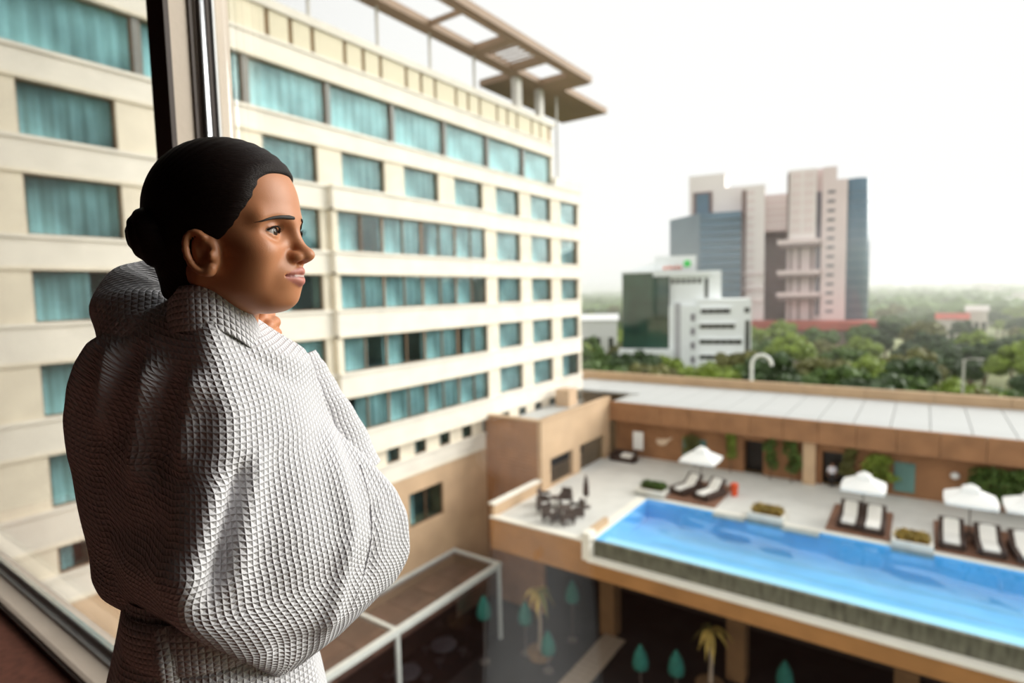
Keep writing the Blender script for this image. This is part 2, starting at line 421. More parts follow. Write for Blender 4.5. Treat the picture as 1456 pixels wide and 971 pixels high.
# ------------------------------------------------------------------ pool terrace
TZ = -13.4
struct('terrace_floor', MB().box(-21, -14.9, 27.0, 43.7, -15.0, TZ).box(-14.9, 14, 34.9, 43.7, -15.0, TZ), 'deck_stone', 'pale stone deck around the pool')
TE = thing('terrace_edge', 'terracotta fascia band carrying the pool terrace on columns', 'terrace', (-4, 27.2, -22))
part('fascia', box(-21, -14.35, 26.8, 27.0, -15.3, TZ-.02), 'terracotta', TE)
part('fascia', box(-14.35, 14, 26.72, 27.0, -15.25, -14.38), 'terracotta', TE)
part('coping', box(-21.05, -14.3, 26.78, 27.2, TZ-.02, TZ+.08), 'ledge_white', TE)
part('end_pier', box(-14.75, -14.3, 26.76, 27.5, -14.4, TZ+.5), 'ledge_white', TE)
part('end_cap', box(-14.80, -14.55, 26.9, 29.6, TZ, TZ+.42), 'tan_light', TE)
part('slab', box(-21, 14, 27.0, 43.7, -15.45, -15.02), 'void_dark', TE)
for x in (-16.0, -8.1, -.2, 7.7):
    part('column', box(x-.5, x+.5, 32.2, 33.2, -22, -15.45), 'column_brown', TE)
part('side_parapet', box(-21.1, -20.85, 27.0, 32.2, -15.3, TZ+.75), 'tan_light', TE)
part('parapet_cap', box(-21.2, -20.75, 26.9, 32.2, TZ+.75, TZ+.85), 'ledge_white', TE)
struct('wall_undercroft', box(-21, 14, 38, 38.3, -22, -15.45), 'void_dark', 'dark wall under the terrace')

PL = thing('swimming_pool', 'long blue infinity pool with a dark stone weir', 'pool', (0, 31, -15))
PX0, PX1, PY0, PY1 = -14.3, 14.0, 27.5, 34.75
part('basin', MB().box(PX0, PX1, PY0, PY1, -15.0, -14.75).box(PX0-.05, PX0+.02, PY0, PY1, -14.75, TZ-.02).box(PX0, PX1, PY1-.02, PY1+.05, -14.75, TZ-.02).box(PX1-.02, PX1+.05, PY0, PY1, -14.75, TZ-.02), 'pool_blue', PL)
part('weir', box(PX0-.1, PX1, 27.28, PY0, -14.32, TZ-.05), 'weir_stone', PL, label='dark wet stone weir')
part('gutter_ledge', box(PX0-.1, PX1, 26.66, 27.28, -14.42, -14.3), 'ledge_white', PL)
part('glare_shelf', box(PX0, PX1, PY0, 29.0, -14.75, -13.85), 'glare_blue', PL, label='pale shelf added as sky glare along the weir')  # added shelf, its pale colour stands in for sky reflected on the water
for yl in (30.2, 31.6, 33.0): part('lane_line', box(PX0+1.5, PX1, yl-.13, yl+.13, -14.75, -14.735), 'lane_green', PL)
# rippled water sheet
nx, ny = 160, 44; V = []; Fs = []
for j in range(ny+1):
    for i in range(nx+1):
        x = PX0+(PX1-PX0)*i/nx; yv = PY0-.02+(PY1-PY0+.02)*j/ny
        V.append((x, yv, TZ-.06+.010*math.sin(x*2.3+math.sin(yv*1.7))+.009*math.sin(yv*3.1+x*.8)))
for j in range(ny):
    for i in range(nx): a = j*(nx+1)+i; Fs.append((a, a+1, a+nx+2, a+nx+1))
w = MB(); w.V = V; w.F = Fs
part('water', w, 'pool_water', PL, smooth=True)
part('rim', box(PX0-.6, PX0, PY0, PY1+.15, TZ-.1, TZ+.04), 'ledge_white', PL)
part('rim', box(PX0-.6, PX1, PY1, PY1+.25, TZ-.1, TZ+.04), 'ledge_white', PL)
for x0, x1 in ((-10.0, -8.2), (-6.2, -4.35)):
    part('entry_step', box(x0, x1, PY1-.55, PY1+.01, TZ-.16, TZ+.0), 'step_grey', PL)

# ------------------------------------------------------------------ poolside building
PB = thing('pool_house', 'low brown stone pool house with white panelled roof', 'building', (-6, 46, TZ))
part('wall', MB().box(-20.7, -10.6, 43.6, 43.9, TZ, -9.0).box(-9.05, -5.5, 43.6, 43.9, TZ, -9.0).box(-3.9, 14, 43.6, 43.9, TZ, -9.0).box(-10.6, -9.05, 43.6, 43.9, -11.0, -9.0).box(-5.5, -3.9, 43.6, 43.9, -11.1, -9.0), 'brown_stone', PB)
for i in range(16): part('fascia_panel', box(-20.7+i*2.17, -20.7+(i+1)*2.17-.03, 42.5, 42.8, -10.4, -8.88), 'brown_stone', PB)
part('soffit', box(-20.7, 14, 42.8, 43.7, -10.45, -10.3), 'brown_stone', PB)
part('wall', box(-30, 14, 52.9, 53.3, -26, -8.95), 'tan_stone', PB)
for i in range(10): part('parapet_panel', box(-30+i*4.4, -30+(i+1)*4.4-.03, 53.0, 53.5, -8.95, -8.12), 'tan_light', PB)
part('roof_base', MB().box(-20.7, 14, 42.6, 53.0, -9.1, -8.97).box(-30, -20.7, 46.9, 53.0, -9.1, -8.97), 'roof_seam', PB)
rp = MB().box(-.99, .99, 42.7, 52.9, -8.97, -8.88).mesh('roof_panel', (0, 0, 0)); rp2 = MB().box(-.99, .99, 46.9, 52.9, -8.97, -8.88).mesh('roof_panel', (0, 0, 0))
for k in range(-9, 12):
    xc = -9.7+2.04*k+1.02
    o = part('roof_panel', rp if xc-1 > -20.8 else rp2, 'roof_white', PB); o.location = (xc-WL[PB][0], -WL[PB][1], -WL[PB][2])
part('door_recess', MB().box(-10.65, -9.0, 44.4, 44.6, TZ, -10.9).box(-5.55, -3.85, 44.4, 44.6, TZ, -10.9), 'black_door', PB)
for x in (-10.6, -9.15, -5.5, -4.0): part('door_jamb', box(x, x+.1, 43.55, 44.4, TZ, -11.05), 'brown_stone', PB)
part('doorway_pillar', box(-6.5, -5.75, 43.0, 43.6, TZ, -10.3), 'tan_stone', PB)
part('wall_window', box(-1.3, -.2, 43.5, 43.6, -13.1, -11.2), 'teal_panel', PB, label='teal glass panel')
part('wall_window', box(-15.0, -13.2, 43.5, 43.6, -12.8, -11.4), 'teal_panel', PB, label='teal glass panel')
# wing beside the hotel
PW = thing('terrace_block', 'tan stone block with two dark openings beside the terrace', 'building', (-23, 37, TZ))
part('end_wall', box(-25.45, -20.72, 32.2, 32.5, -22, -8.6), 'brown_stone', PW)
part('wall', box(-21.0, -20.7, 32.18, 42.5, -11.4, -8.6), 'tan_light', PW)
for a, b in ((32.18, 33.3), (36.4, 37.5), (41.6, 42.5)): part('pier', box(-21.0, -20.7, a, b, TZ, -11.4), 'tan_light', PW)
part('opening_sill', box(-21.0, -20.72, 33.3, 36.4, TZ, -13.25), 'tan_light', PW)
part('partition', box(-23.4, -23.2, 32.5, 42.5, TZ, -9.4), 'void_dark', PW)
part('roof', box(-25.4, -21.0, 32.5, 42.5, -9.6, -9.4), 'roof_white', PW)
part('coping', MB().box(-21.08, -20.62, 32.1, 42.6, -8.62, -8.5).box(-25.45, -21.08, 32.1, 32.55, -8.62, -8.5), 'tan_light', PW)
part('roof_hatch', box(-24.9, -23.6, 41.0, 42.4, -9.4, -8.0), 'tan_stone', PW)
for yv in (34.2, 35.6): part('counter', box(-23.1, -22.3, yv-.5, yv+.4, TZ, TZ+.7), 'void_dark', PW)

# ------------------------------------------------------------------ sunken courtyard
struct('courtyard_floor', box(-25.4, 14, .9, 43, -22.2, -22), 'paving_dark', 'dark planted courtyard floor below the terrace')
WK = thing('plank_walkway', 'pale plank walkway crossing the dark courtyard', 'walkway', (-15.4, 25, -22))
part('bearer', box(-16.0, -14.8, 14, 32.1, -22, -21.85), 'void_dark', WK)
pk = MB().box(-.72, .72, -.24, .24, 0, .07).mesh('plank')
for i in range(36):
    o = part('plank', pk, 'plank', WK); o.location = (random.uniform(-.02, .02), 14.2+i*.505-25, .15)

SK = thing('glass_pavilion', 'glass-roofed pavilion with white steel frame against the hotel base', 'pavilion', (-23.5, 19, -22))
SX0, SX1, SZ = -25.4, -21.6, -17.1
ys = (1.9, 10.7, 19.55, 28.3)
part('beam', box(SX1-.14, SX1+.14, ys[0], ys[-1]+.12, SZ-.16, SZ+.14), 'skylight_frame', SK)
part('beam', box(SX0, SX0+.2, ys[0], ys[-1]+.12, SZ-.12, SZ+.14), 'skylight_frame', SK)
for yv in ys:
    part('cross_beam', box(SX0+.2, SX1-.14, yv-.1, yv+.1, SZ-.1, SZ+.12), 'skylight_frame', SK)
    part('post', box(SX1-.1, SX1+.1, yv-.1, yv+.1, -22, SZ-.16), 'skylight_frame', SK)
for a, b in zip(ys[:-1], ys[1:]):
    part('roof_pane', box(SX0+.2, SX1-.14, a+.1, b-.1, SZ+.02, SZ+.05), 'skylight_glass', SK)
    part('side_pane', box(SX1-.02, SX1+.01, a+.1, b-.1, -22, SZ-.16), 'skylight_glass', SK)
part('end_pane', box(SX0, SX1-.1, ys[-1]-.02, ys[-1]+.01, -22, SZ-.1), 'skylight_glass', SK)
part('loft_floor', box(SX0, SX1-.35, ys[0], ys[-1]-.3, -18.0, -17.9), 'brick_floor', SK)
tl = MB().box(-.85, .85, -.95, .95, 0, .06).mesh('floor_tile'); tl2 = MB().box(-.85, .85, -.95, .95, 0, .05).mesh('floor_tile')
for i in range(13):
    for j in range(2):
        o = part('floor_tile', tl if (i+j) % 2 else tl2, 'clay_tile' if (i+j) % 2 else 'brick_floor', SK)
        o.location = (SX0+.95+j*1.75+23.5, ys[0]+1.1+i*2.02-19, 4.1+random.uniform(0, .03))
part('partition', box(SX0, SX0+.1, ys[0], ys[-1], -22, -18), 'void_dark', SK)
# ------------------------------------------------------------------ things on the terrace
def make_umbrella(name, label, loc, size, h=2.75, rot=0.0, group='white umbrellas along the pool'):
    t = thing(name, label, 'umbrella', loc, rot, group)
    s = size/2
    def canopy(s, z0, z1, sag):
        m = MB(); n = 16; rings = []
        for k, f in enumerate((0.03, .35, .7, 1.0)):
            ring = []
            for i in range(n):
                a = 2*math.pi*i/n; c, d = math.cos(a), math.sin(a); q = 1/max(abs(c), abs(d))*(1 if True else 1)
                q = 1+(q-1)*.85
                z = z1+(z0-z1)*f**1.15 - sag*f*(1-f)*(.5 if i % 4 else 0)
                ring.append(len(m.V)); m.V.append((c*q*s*f, d*q*s*f, z))
            rings.append(ring)
        m.F.append(tuple(rings[0]))
        for A, Bq in zip(rings[:-1], rings[1:]):
            for i in range(n): m.F.append((A[i], Bq[i], Bq[(i+1) % n], A[(i+1) % n]))
        low = []
        for i in rings[-1]:
            v = m.V[i]; low.append(len(m.V)); m.V.append((v[0], v[1], v[2]-.16))
        for i in range(n): m.F.append((rings[-1][i], low[i], low[(i+1) % n], rings[-1][(i+1) % n]))
        return m
    part('canopy', canopy(s, h-.78, h-.16, .06), 'umbrella_cloth', t, True)
    part('vent_cap', canopy(s*.34, h-.22, h+.05, .0), 'umbrella_cloth', t, True)
    part('pole', MB().tube([(0, 0, 0), (0, 0, h)], .035, 10), 'pole_dark', t, True)
    part('base', MB().lathe([(.32, 0), (.32, .07), (.08, .12), (.06, .3)], 16), 'pole_dark', t, True)
    for i in range(8):
        a = 2*math.pi*i/8; q = 1/max(abs(math.cos(a)), abs(math.sin(a))); q = 1+(q-1)*.85
        part('rib', MB().tube([(0, 0, h-.2), (math.cos(a)*s*q, math.sin(a)*s*q, h-.82)], .014, 5), 'pole_dark', t, True)
    return t
DK = TZ+.12
make_umbrella('parasol', 'white square parasol nearest the hotel over two loungers', (-12.0, 38.5, DK), 2.35)
make_umbrella('parasol', 'second white square parasol from the hotel beside the dark doorway', (-2.55, 37.7, DK), 2.2)
make_umbrella('parasol', 'third white square parasol from the hotel beside the wall lamp', (2.25, 38.1, DK), 2.3)
make_umbrella('parasol', 'white square parasol cut by the right edge of the picture', (4.75, 38.3, DK), 2.3)

def make_lounger():
    t = thing('sun_lounger', 'x', 'sun lounger', (0, 0, 0), 0, 'dark wicker sun loungers along the pool')
    part('frame', MB().box(-.52, .52, -1.0, 1.0, .10, .30), 'wicker', t, True)
    for sx in (-1, 1):
        part('arm_rail', MB().box(sx*.46-.10, sx*.46+.10, -1.0, 1.05, .1, .46), 'wicker', t, True)
        for yy in (-.85, .85): part('leg', MB().box(sx*.36-.05, sx*.36+.05, yy-.05, yy+.05, 0, .1), 'wicker', t, True)
    part('back_panel', MB().poly([(-.54, .28, .30), (-.54, .38, .30), (-.54, 1.16, .98), (-.54, 1.06, 1.04)], 1.08, (1, 0, 0)), 'wicker', t, True)
    part('seat_cushion', MB().box(-.33, .33, -.88, .32, .30, .43), 'cushion', t, True)
    part('back_cushion', MB().poly([(-.33, .26, .43), (-.33, .33, .33), (-.33, 1.0, .90), (-.33, .93, 1.0)], .66, (1, 0, 0)), 'cushion', t, True)
    part('head_pillow', MB().poly([(-.24, .74, .84), (-.24, .80, .80), (-.24, .96, .96), (-.24, .88, 1.06)], .48, (1, 0, 0)), 'cushion', t, True)
    return t
L0 = make_lounger(); first = True
for x, yv, rz, lab in ((-12.5, 37.0, -.32, 'left lounger with white cushion under the parasol nearest the hotel'),
                       (-10.95, 36.8, -.32, 'right lounger with white cushion under the parasol nearest the hotel'),
                       (-3.1, 36.6, 0, 'left lounger with white cushion under the second parasol from the hotel'),
                       (-1.95, 36.5, 0, 'right lounger with white cushion under the second parasol from the hotel'),
                       (1.45, 36.4, .0, 'left lounger with white cushion under the third parasol from the hotel'),
                       (2.95, 36.3, .05, 'right lounger with white cushion under the third parasol from the hotel'),
                       (4.35, 36.2, .12, 'lounger with white cushion cut by the right edge of the picture')):
    if first: L0.location = (x, yv, DK+ZC); L0.rotation_euler = (0, 0, rz); L0['label'] = lab; first = False
    else: copy_tree(L0, None, (x, yv, DK), rz, lab)
def side_table(x, yv, lab):
    t = thing('side_table', lab, 'table', (x, yv, DK), 0, 'small dark tables between loungers')
    part('top', MB().box(-.16, .16, -.24, .24, .42, .48), 'wicker', t, True)
    for sx in (-1, 1):
        for sy in (-1, 1): part('leg', MB().box(sx*.13-.03, sx*.13+.03, sy*.2-.03, sy*.2+.03, 0, .42), 'wicker', t, True)
side_table(2.2, 37.0, 'low dark table between loungers under the third parasol')
for i, (x0, x1, lab) in enumerate(((-13.3, -10.15, 'brown timber platform under the two loungers nearest the hotel'), (-4.15, -1.15, 'brown timber platform under the second pair of loungers'), (.75, 9.0, 'long brown timber platform at the right by the pool'))):
    t = thing('lounger_platform', lab, 'platform', ((x0+x1)/2, 37, TZ), 0, 'timber platforms')
    y = 35.3
    while y < 39.6:
        part('board', MB().box(x0, x1, y, y+.42, TZ, TZ+.12), 'wood_deck', t); y += .44

def leafclump(m, c, r, n, size, up=.3, seed=1):
    g = random.Random(seed)
    for i in range(n):
        th = g.random()*6.283; z = g.uniform(-.6, 1); q = math.sqrt(max(0, 1-z*z))*g.uniform(.55, 1)
        p = Vector((c[0]+r[0]*q*math.cos(th), c[1]+r[1]*q*math.sin(th), c[2]+r[2]*z*g.uniform(.7, 1)))
        a = Vector((g.gauss(0, 1), g.gauss(0, 1), g.gauss(0, 1)+up)).normalized(); b = a.cross(Vector((g.gauss(0, 1), g.gauss(0, 1), g.gauss(0, 1)))).normalized()
        s = size*g.uniform(.6, 1.4); k = len(m.V)
        m.V += [tuple(p-a*s), tuple(p+b*s*.45), tuple(p+a*s), tuple(p-b*s*.45)]
        m.F.append((k, k+1, k+2, k+3))
    return m
def planter(x0, x1, y0, y1, h, lab, leaf, front=None, seed=3):
    t = thing('stone_planter', lab, 'planter', ((x0+x1)/2, (y0+y1)/2, TZ), 0, 'stone planters on the pool edge')
    w = .16
    part('box', MB().box(x0, x0+w, y0, y1, TZ-.18, TZ+h).box(x1-w, x1, y0, y1, TZ-.18, TZ+h).box(x0+w, x1-w, y0, y0+w, TZ-.18, TZ+h).box(x0+w, x1-w, y1-w, y1, TZ-.18, TZ+h), 'planter_stone', t)
    part('base_band', MB().box(x0-.02, x1+.02, y0-.02, y0+.1, TZ-.2, TZ+.12), 'planter_dark', t)
    part('soil', MB().box(x0+w, x1-w, y0+w, y1-w, TZ, TZ+h-.1), 'soil', t)
    m = MB()
    for i in range(4):
        leafclump(m, (x0+.5+(x1-x0-1)*i/3, (y0+y1)/2, TZ+h+.08), (.45, .45, .3), 170, .11, .6, seed+i)
    part('shrub', m, leaf, t, kind='stuff')
planter(-15.3, -13.35, 35.1, 36.9, .42, 'stone planter with dark green shrubs at the pool corner', 'leaf')
planter(-8.1, -6.15, 34.55, 36.2, .42, 'stone planter with dry golden shrubs in the middle of the pool edge', 'leaf_dry', 8)
planter(-1.05, .7, 34.55, 36.2, .42, 'stone planter with dry shrubs between the two right hand platforms', 'leaf_dry', 15)

# dining set near the terrace corner
def make_chair():
    t = thing('terrace_chair', 'x', 'chair', (0, 0, 0), 0, 'dark chairs on the terrace')
    part('seat', MB().box(-.27, .27, -.27, .27, .36, .43), 'wicker', t, True)
    part('cushion', MB().box(-.24, .24, -.24, .22, .43, .52), 'cushion', t, True)
    part('backrest', MB().poly([(-.27, .22, .43), (-.27, .28, .43), (-.27, .36, .92), (-.27, .30, .92)], .54, (1, 0, 0)), 'wicker', t, True)
    for sx in (-1, 1):
        part('armrest', MB().box(sx*.29-.035, sx*.29+.035, -.26, .3, .12, .66), 'wicker', t, True)
        for sy in (-1, 1): part('leg', MB().box(sx*.25-.03, sx*.25+.03, sy*.23-.03, sy*.23+.03, 0, .62 if sy < 0 else .36), 'wicker', t, True)
    return t
C0 = make_chair(); spots = [(-19.4, 30.4, 1.9, 'terrace chair furthest left of the dark dining set'), (-18.2, 31.0, .3, 'terrace chair at the far side of the dark dining set'), (-18.6, 29.1, 2.6, 'terrace chair in front of the left table of the dining set'), (-17.6, 28.2, 3.0, 'terrace chair nearest the edge in the dark dining set'), (-16.6, 28.4, 4.0, 'terrace chair closest to the pool in the dark dining set'), (-16.7, 29.7, 5.6, 'terrace chair behind the right table of the dining set'), (-17.7, 30.2, .6, 'terrace chair between the two tables of the dining set')]
for i, (x, yv, rz, lab) in enumerate(spots):
    if i == 0: C0.location = (x, yv, TZ+ZC); C0.rotation_euler = (0, 0, rz); C0['label'] = lab; C0.scale = (1.2, 1.2, 1.1)
    else: copy_tree(C0, None, (x, yv, TZ), rz, lab, (1.2, 1.2, 1.1))
for x, yv, lab in ((-18.4, 30.1, 'round dark table left in the dining set'), (-17.1, 29.0, 'round dark table right in the dining set')):
    t = thing('cafe_table', lab, 'table', (x, yv, TZ), 0, 'tables of the terrace dining set')
    part('top', MB().lathe([(.38, .70), (.40, .72), (.38, .74)], 20), 'wicker', t, True)
    part('stem', MB().tube([(0, 0, .03), (0, 0, .7)], .04, 8), 'pole_dark', t, True)
    part('foot', MB().lathe([(.26, 0), (.24, .03), (.05, .05)], 16), 'pole_dark', t, True)
t = thing('closed_parasol', 'dark folded parasol standing beside the terrace dining set', 'parasol', (-16.9, 31.3, TZ))
part('pole', MB().tube([(0, 0, 0), (0, 0, 2.1)], .03, 8), 'pole_dark', t, True)
part('folded_canopy', MB().lathe([(.06, .7), (.2, .8), (.17, 1.4), (.10, 1.9), (.03, 2.08)], 12), 'wicker', t, True)
part('base', MB().lathe([(.28, 0), (.28, .08), (.06, .12)], 14), 'pole_dark', t, True)

# things along the pool house wall
t = thing('notice_board', 'white notice board standing by the pool house corner', 'board', (-18.4, 42.9, TZ))
part('panel', MB().box(-.42, .42, -.03, .03, .75, 2.2), 'white_paint', t, True)
for sx in (-.3, .3): part('leg', MB().box(sx-.03, sx+.03, -.02, .02, 0, .75), 'pole_dark', t, True)
t = thing('lounge_sofa', 'dark sofa with pale cushion in the pool house corner', 'sofa', (-19.1, 41.7, TZ))
part('base', MB().box(-1.0, 1.0, -.4, .4, .05, .38), 'wicker', t, True)
part('backrest', MB().box(-1.0, 1.0, .3, .45, .38, .8), 'wicker', t, True)
for s in (-1, 1): part('armrest', MB().box(s*.95-.1, s*.95+.1, -.4, .45, .05, .6), 'wicker', t, True)
part('cushion', MB().box(-.1, .75, -.34, .3, .38, .62), 'cushion', t, True)
m = MB()
pts = [(-.55, -.1), (-.3, -.32), (.15, -.3), (.35, -.1), (.5, .1), (.85, .42), (.5, .33), (.3, .2), (.1, .25), (-.2, .15), (-.45, .2)]
m.poly([(x, 0, z) for x, z in pts], .08, (0, -1, 0))
o = part('wall_relief', m, 'wall_sign', thing('wall_sculpture', 'pale leaping shape fixed on the brown pool house wall', 'sculpture', (-16.6, 43.58, -11.9)), True)
t = thing('towel_bin', 'small red bin beside the loungers nearest the hotel', 'bin', (-9.75, 38.2, TZ))
part('body', MB().lathe([(.2, 0), (.26, .7), (.24, .72), (.2, .7)], 14), 'red_plastic', t, True); part('lid', MB().lathe([(.27, .72), (.27, .78), (.1, .86)], 14), 'red_plastic', t, True)
t = thing('wall_lamp', 'round white globe lamp on the pool house wall', 'lamp', (1.78, 43.45, -11.6))
part('globe', MB().lathe([(.05, -.22), (.2, -.12), (.24, 0), (.2, .14), (.08, .22)], 16), 'white_paint', t, True, True); part('bracket', MB().box(-.05, .05, 0, .16, -.05, .05), 'pole_dark', t, True)
def climber(name, lab, x, yv, z0, z1, w, leaf, seed, n=420):
    t = thing(name, lab, 'plant', (x, yv, z0))
    part('stem', MB().tube([(0, 0, 0), (.08, .02, (z1-z0)*.5), (-.03, 0, z1-z0-.1)], [.05, .04, .02], 7), 'bark', t, True)
    m = MB()
    for k in range(5): leafclump(m, (random.uniform(-.3, .3)*w, 0, (z1-z0)*(.35+.15*k)), (w*.5, .3, (z1-z0)*.16), n//5, .16, .1, seed+k)
    part('foliage', m, leaf, t, True, kind='stuff')
climber('climbing_plant', 'tall green climber rising past the pool house fascia', -11.3, 43.1, TZ, -9.6, .75, 'leaf_bright', 4)
climber('potted_palm', 'leafy plant beside the left dark doorway', -8.55, 42.95, TZ, -10.6, .7, 'leaf', 14)
climber('potted_palm', 'leafy plant in the recess between the two dark doorways', -7.2, 42.95, TZ, -10.6, .9, 'leaf', 24)
climber('wall_plant', 'yellow green plant above the parasol nearest the hotel', -13.9, 43.1, TZ, -11.2, 1.3, 'leaf_olive', 34)
climber('wall_plant', 'light green bush behind the second parasol', -2.0, 43.0, TZ, -11.0, 1.6, 'leaf_bright', 44, 700)
climber('wall_plant', 'yellow green plant hanging by the right dark doorway', -3.8, 43.2, TZ, -10.7, .7, 'leaf_olive', 54)
climber('wall_plant', 'wide olive green bush behind the third parasol', 3.6, 43.0, TZ, -11.0, 2.3, 'leaf', 64, 1000)
climber('wall_plant', 'olive green bush at the right end of the pool house wall', 5.6, 43.0, TZ, -10.9, 2.2, 'leaf', 74, 1000)

# ------------------------------------------------------------------ courtyard plants and parasols
def palm(x, yv, z, h, lab, seed):
    g = random.Random(seed); t = thing('palm_tree', lab, 'palm', (x, yv, z), 0, 'small courtyard palms')
    part('trunk', MB().tube([(0, 0, 0), (.05, .02, h*.5), (.0, 0, h)], [.14, .10, .09], 10), 'plank', t, True)
    for i in range(11):
        a = i*2.4; L = g.uniform(.9, 1.3); up = g.uniform(-.2, .8); m = MB(); P = []
        for k in range(7):
            s = k/6; P.append(Vector((math.cos(a)*L*s, math.sin(a)*L*s, h+up*s*1.2-1.3*s*s)))
        sd2 = Vector((-math.sin(a), math.cos(a), 0))
        for k in range(6):
            w0, w1 = .16*math.sin(math.pi*min(.98, k/6+.08)), .16*math.sin(math.pi*min(.98, (k+1)/6+.02))
            n = len(m.V); m.V += [tuple(P[k]-sd2*w0), tuple(P[k]+sd2*w0), tuple(P[k+1]+sd2*w1), tuple(P[k+1]-sd2*w1)]; m.F.append((n, n+1, n+2, n+3))
        part('frond', m, 'leaf_dry' if g.random() < .7 else 'leaf_olive', t, True)
    part('pot', MB().lathe([(.5, 0), (.75, .1), (.8, .5), (.7, .55)], 16), 'soil', t, True)
palm(-18.4, 28.0, -22, 4.3, 'palm with golden fronds beside the glass pavilion', 1)
palm(-9.0, 30.6, -22, 3.6, 'palm with golden fronds between two teal parasols', 2)
def closed_teal(x, yv, lab, z=-22, h=2.7):
    t = thing('teal_parasol', lab, 'parasol', (x, yv, z), 0, 'teal folded parasols in the courtyard')
    part('pole', MB().tube([(0, 0, 0), (0, 0, h)], .04, 8), 'pole_dark', t, True)
    part('folded_canopy', MB().lathe([(.10, h-1.55), (.42, h-1.35), (.45, h-1.1), (.36, h-.6), (.16, h-.2), (.04, h)], 12), 'teal_cloth', t, True, True)
    part('base', MB().lathe([(.3, 0), (.3, .1), (.06, .15)], 12), 'pole_dark', t, True)
closed_teal(-12.2, 28.6, 'teal folded parasol nearest the plank walkway on its right')
closed_teal(-10.4, 29.2, 'teal folded parasol just left of the right hand palm')
closed_teal(-5.4, 31.4, 'teal folded parasol furthest right under the terrace')
closed_teal(-17.3, 27.2, 'teal folded parasol right of the left palm', h=2.5)
closed_teal(-17.6, 30.6, 'teal folded parasol behind the left palm', h=4.0)
closed_teal(-19.3, 27.8, 'teal folded parasol seen left of the left palm', h=3.4)
closed_teal(-20.9, 25.8, 'teal folded parasol beside the pavilion corner post', h=4.2)
# furniture inside the pavilion
for i, (x, yv, lab) in enumerate(((-23.4, 24.9, 'dark round table at the far end of the glass pavilion'), (-23.4, 21.8, 'dark round table in the middle of the glass pavilion'), (-23.4, 18.0, 'dark round table at the near end of the glass pavilion'))):
    t = thing('pavilion_table', lab, 'table', (x, yv, -22), 0, 'tables inside the glass pavilion')
    part('top', MB().lathe([(.78, .72), (.8, .75), (.78, .78)], 24), 'grey_machine', t, True); part('stem', MB().tube([(0, 0, 0), (0, 0, .72)], .08, 10), 'dark_machine', t, True)
    for k in range(4):
        a = k*1.571+.5; c = (math.cos(a)*1.15, math.sin(a)*1.15)
        q = thing('pavilion_stool', lab.replace('dark round table', 'dark stool around the table'), 'stool', (x+c[0], yv+c[1], -22), 0, 'dark stools inside the glass pavilion %d' % i)
        part('seat', MB().lathe([(.26, .42), (.3, .46), (.26, .5)], 14), 'dark_machine', q, True); part('stem', MB().tube([(0, 0, 0), (0, 0, .42)], .05, 8), 'dark_machine', q, True)
# ------------------------------------------------------------------ the town beyond
struct('ground', box(-1500, 1500, 53.4, 3500, -27, -26), 'field', 'green ground of the town beyond the pool house')
struct('street_ground', box(-1500, 1500, -300, 53.4, -28, -26.2), 'field')

def local_box(mbs, *a): return MB().box(*a)
# --- pink office tower
PT = thing('pink_office_tower', 'tall pink stone office complex with blue glass sides', 'building', (-44.6, 225.6, -26), R(11.17))
LZ = 26.0
def pb(name, u0, u1, v0, v1, z0, z1, mat, parent=PT, label=None):
    return part(name, MB().box(u0, u1, v0, v1, z0+LZ, z1+LZ), mat, parent, True, label=label)
pb('stone_block', -29.9, -17, 4, 26, -26, 43, 'pink_light')
pb('stone_block', -17, -10.5, 4, 24, -26, 37.7, 'pink_light')
pb('portal_frame', -28.4, -21.4, 3.6, 4, 26, 36.8, 'pink_dark')
pb('portal_glass', -27.2, -22.6, 3.3, 3.6, 26, 36, 'blue_glass')
g = MB().poly([(-25, -6, 0), (-10.8, -5, 0), (-10.8, 3.9, 0), (-30, 3.9, 0), (-37.8, 9, 0)], 53.6)
part('glass_block', g, 'blue_glass', PT, True, label='blue glass block')
pl_ = MB().poly([(-25.05, -6.1, 0), (-24.8, -6.05, 0), (-37.6, 9.1, 0), (-37.9, 9.0, 0)], 53.7)
part('grey_side', pl_, 'blue_grey', PT, True)
for k in range(13): 
    pb('glass_band', -24.9, -10.7, -6.15, -5.0, -8+k*2.75, -7.75+k*2.75, 'blue_grey')
pb('shaft', -10.5, -3.2, 0, 20, -26, 37, 'pink_light')
pb('slot', -10.9, -9.3, -.2, 2, -9, 35.5, 'pink_dark')
for k in range(15): pb('window', -9.2, -6.6, -.08, 0, -7.6+k*2.95, -6.3+k*2.95, 'pink_stone')
for z in (5.0, -.5, -5): pb('ledge', -10.6, -3.4, -.7, 0, z, z+.5, 'pink_stone')
pb('bridge', -3.2, 4.5, 5, 20, 20.8, 33.8, 'pink_stone')
for k in range(5): pb('bridge_band', -3.2, 4.5, 4.9, 5, 22.5+k*2.3, 23.1+k*2.3, 'pink_light')
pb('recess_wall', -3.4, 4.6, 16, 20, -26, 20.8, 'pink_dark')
pb('stone_tower', 4.3, 13.1, 0, 22, 17, 40.9, 'pink_light')
pb('stone_tower', 4.3, 13.1, 2.5, 22, -26, 17, 'pink_stone')
pb('edge_fin', 4.0, 4.6, -.6, 1, 17, 40.0, 'pink_dark')
pb('tower_core', 15.0, 19.3, 0, 22, -26, 40.9, 'pink_stone')
pb('tower_slot_back', 13.1, 15.0, 2, 22, -26, 40.9, 'pink_stone')
pb('tower_slot', 13.4, 14.8, 1.6, 2.05, -10, 33, 'mauve_glass')
pb('tower_side', 19.3, 22.6, 0, 20, -26, 36.4, 'pink_stone')
for k in range(14):
    pb('window', 16.6, 18.9, -.15, .1, -9+k*3.15, -8.1+k*3.15, 'mauve_glass')
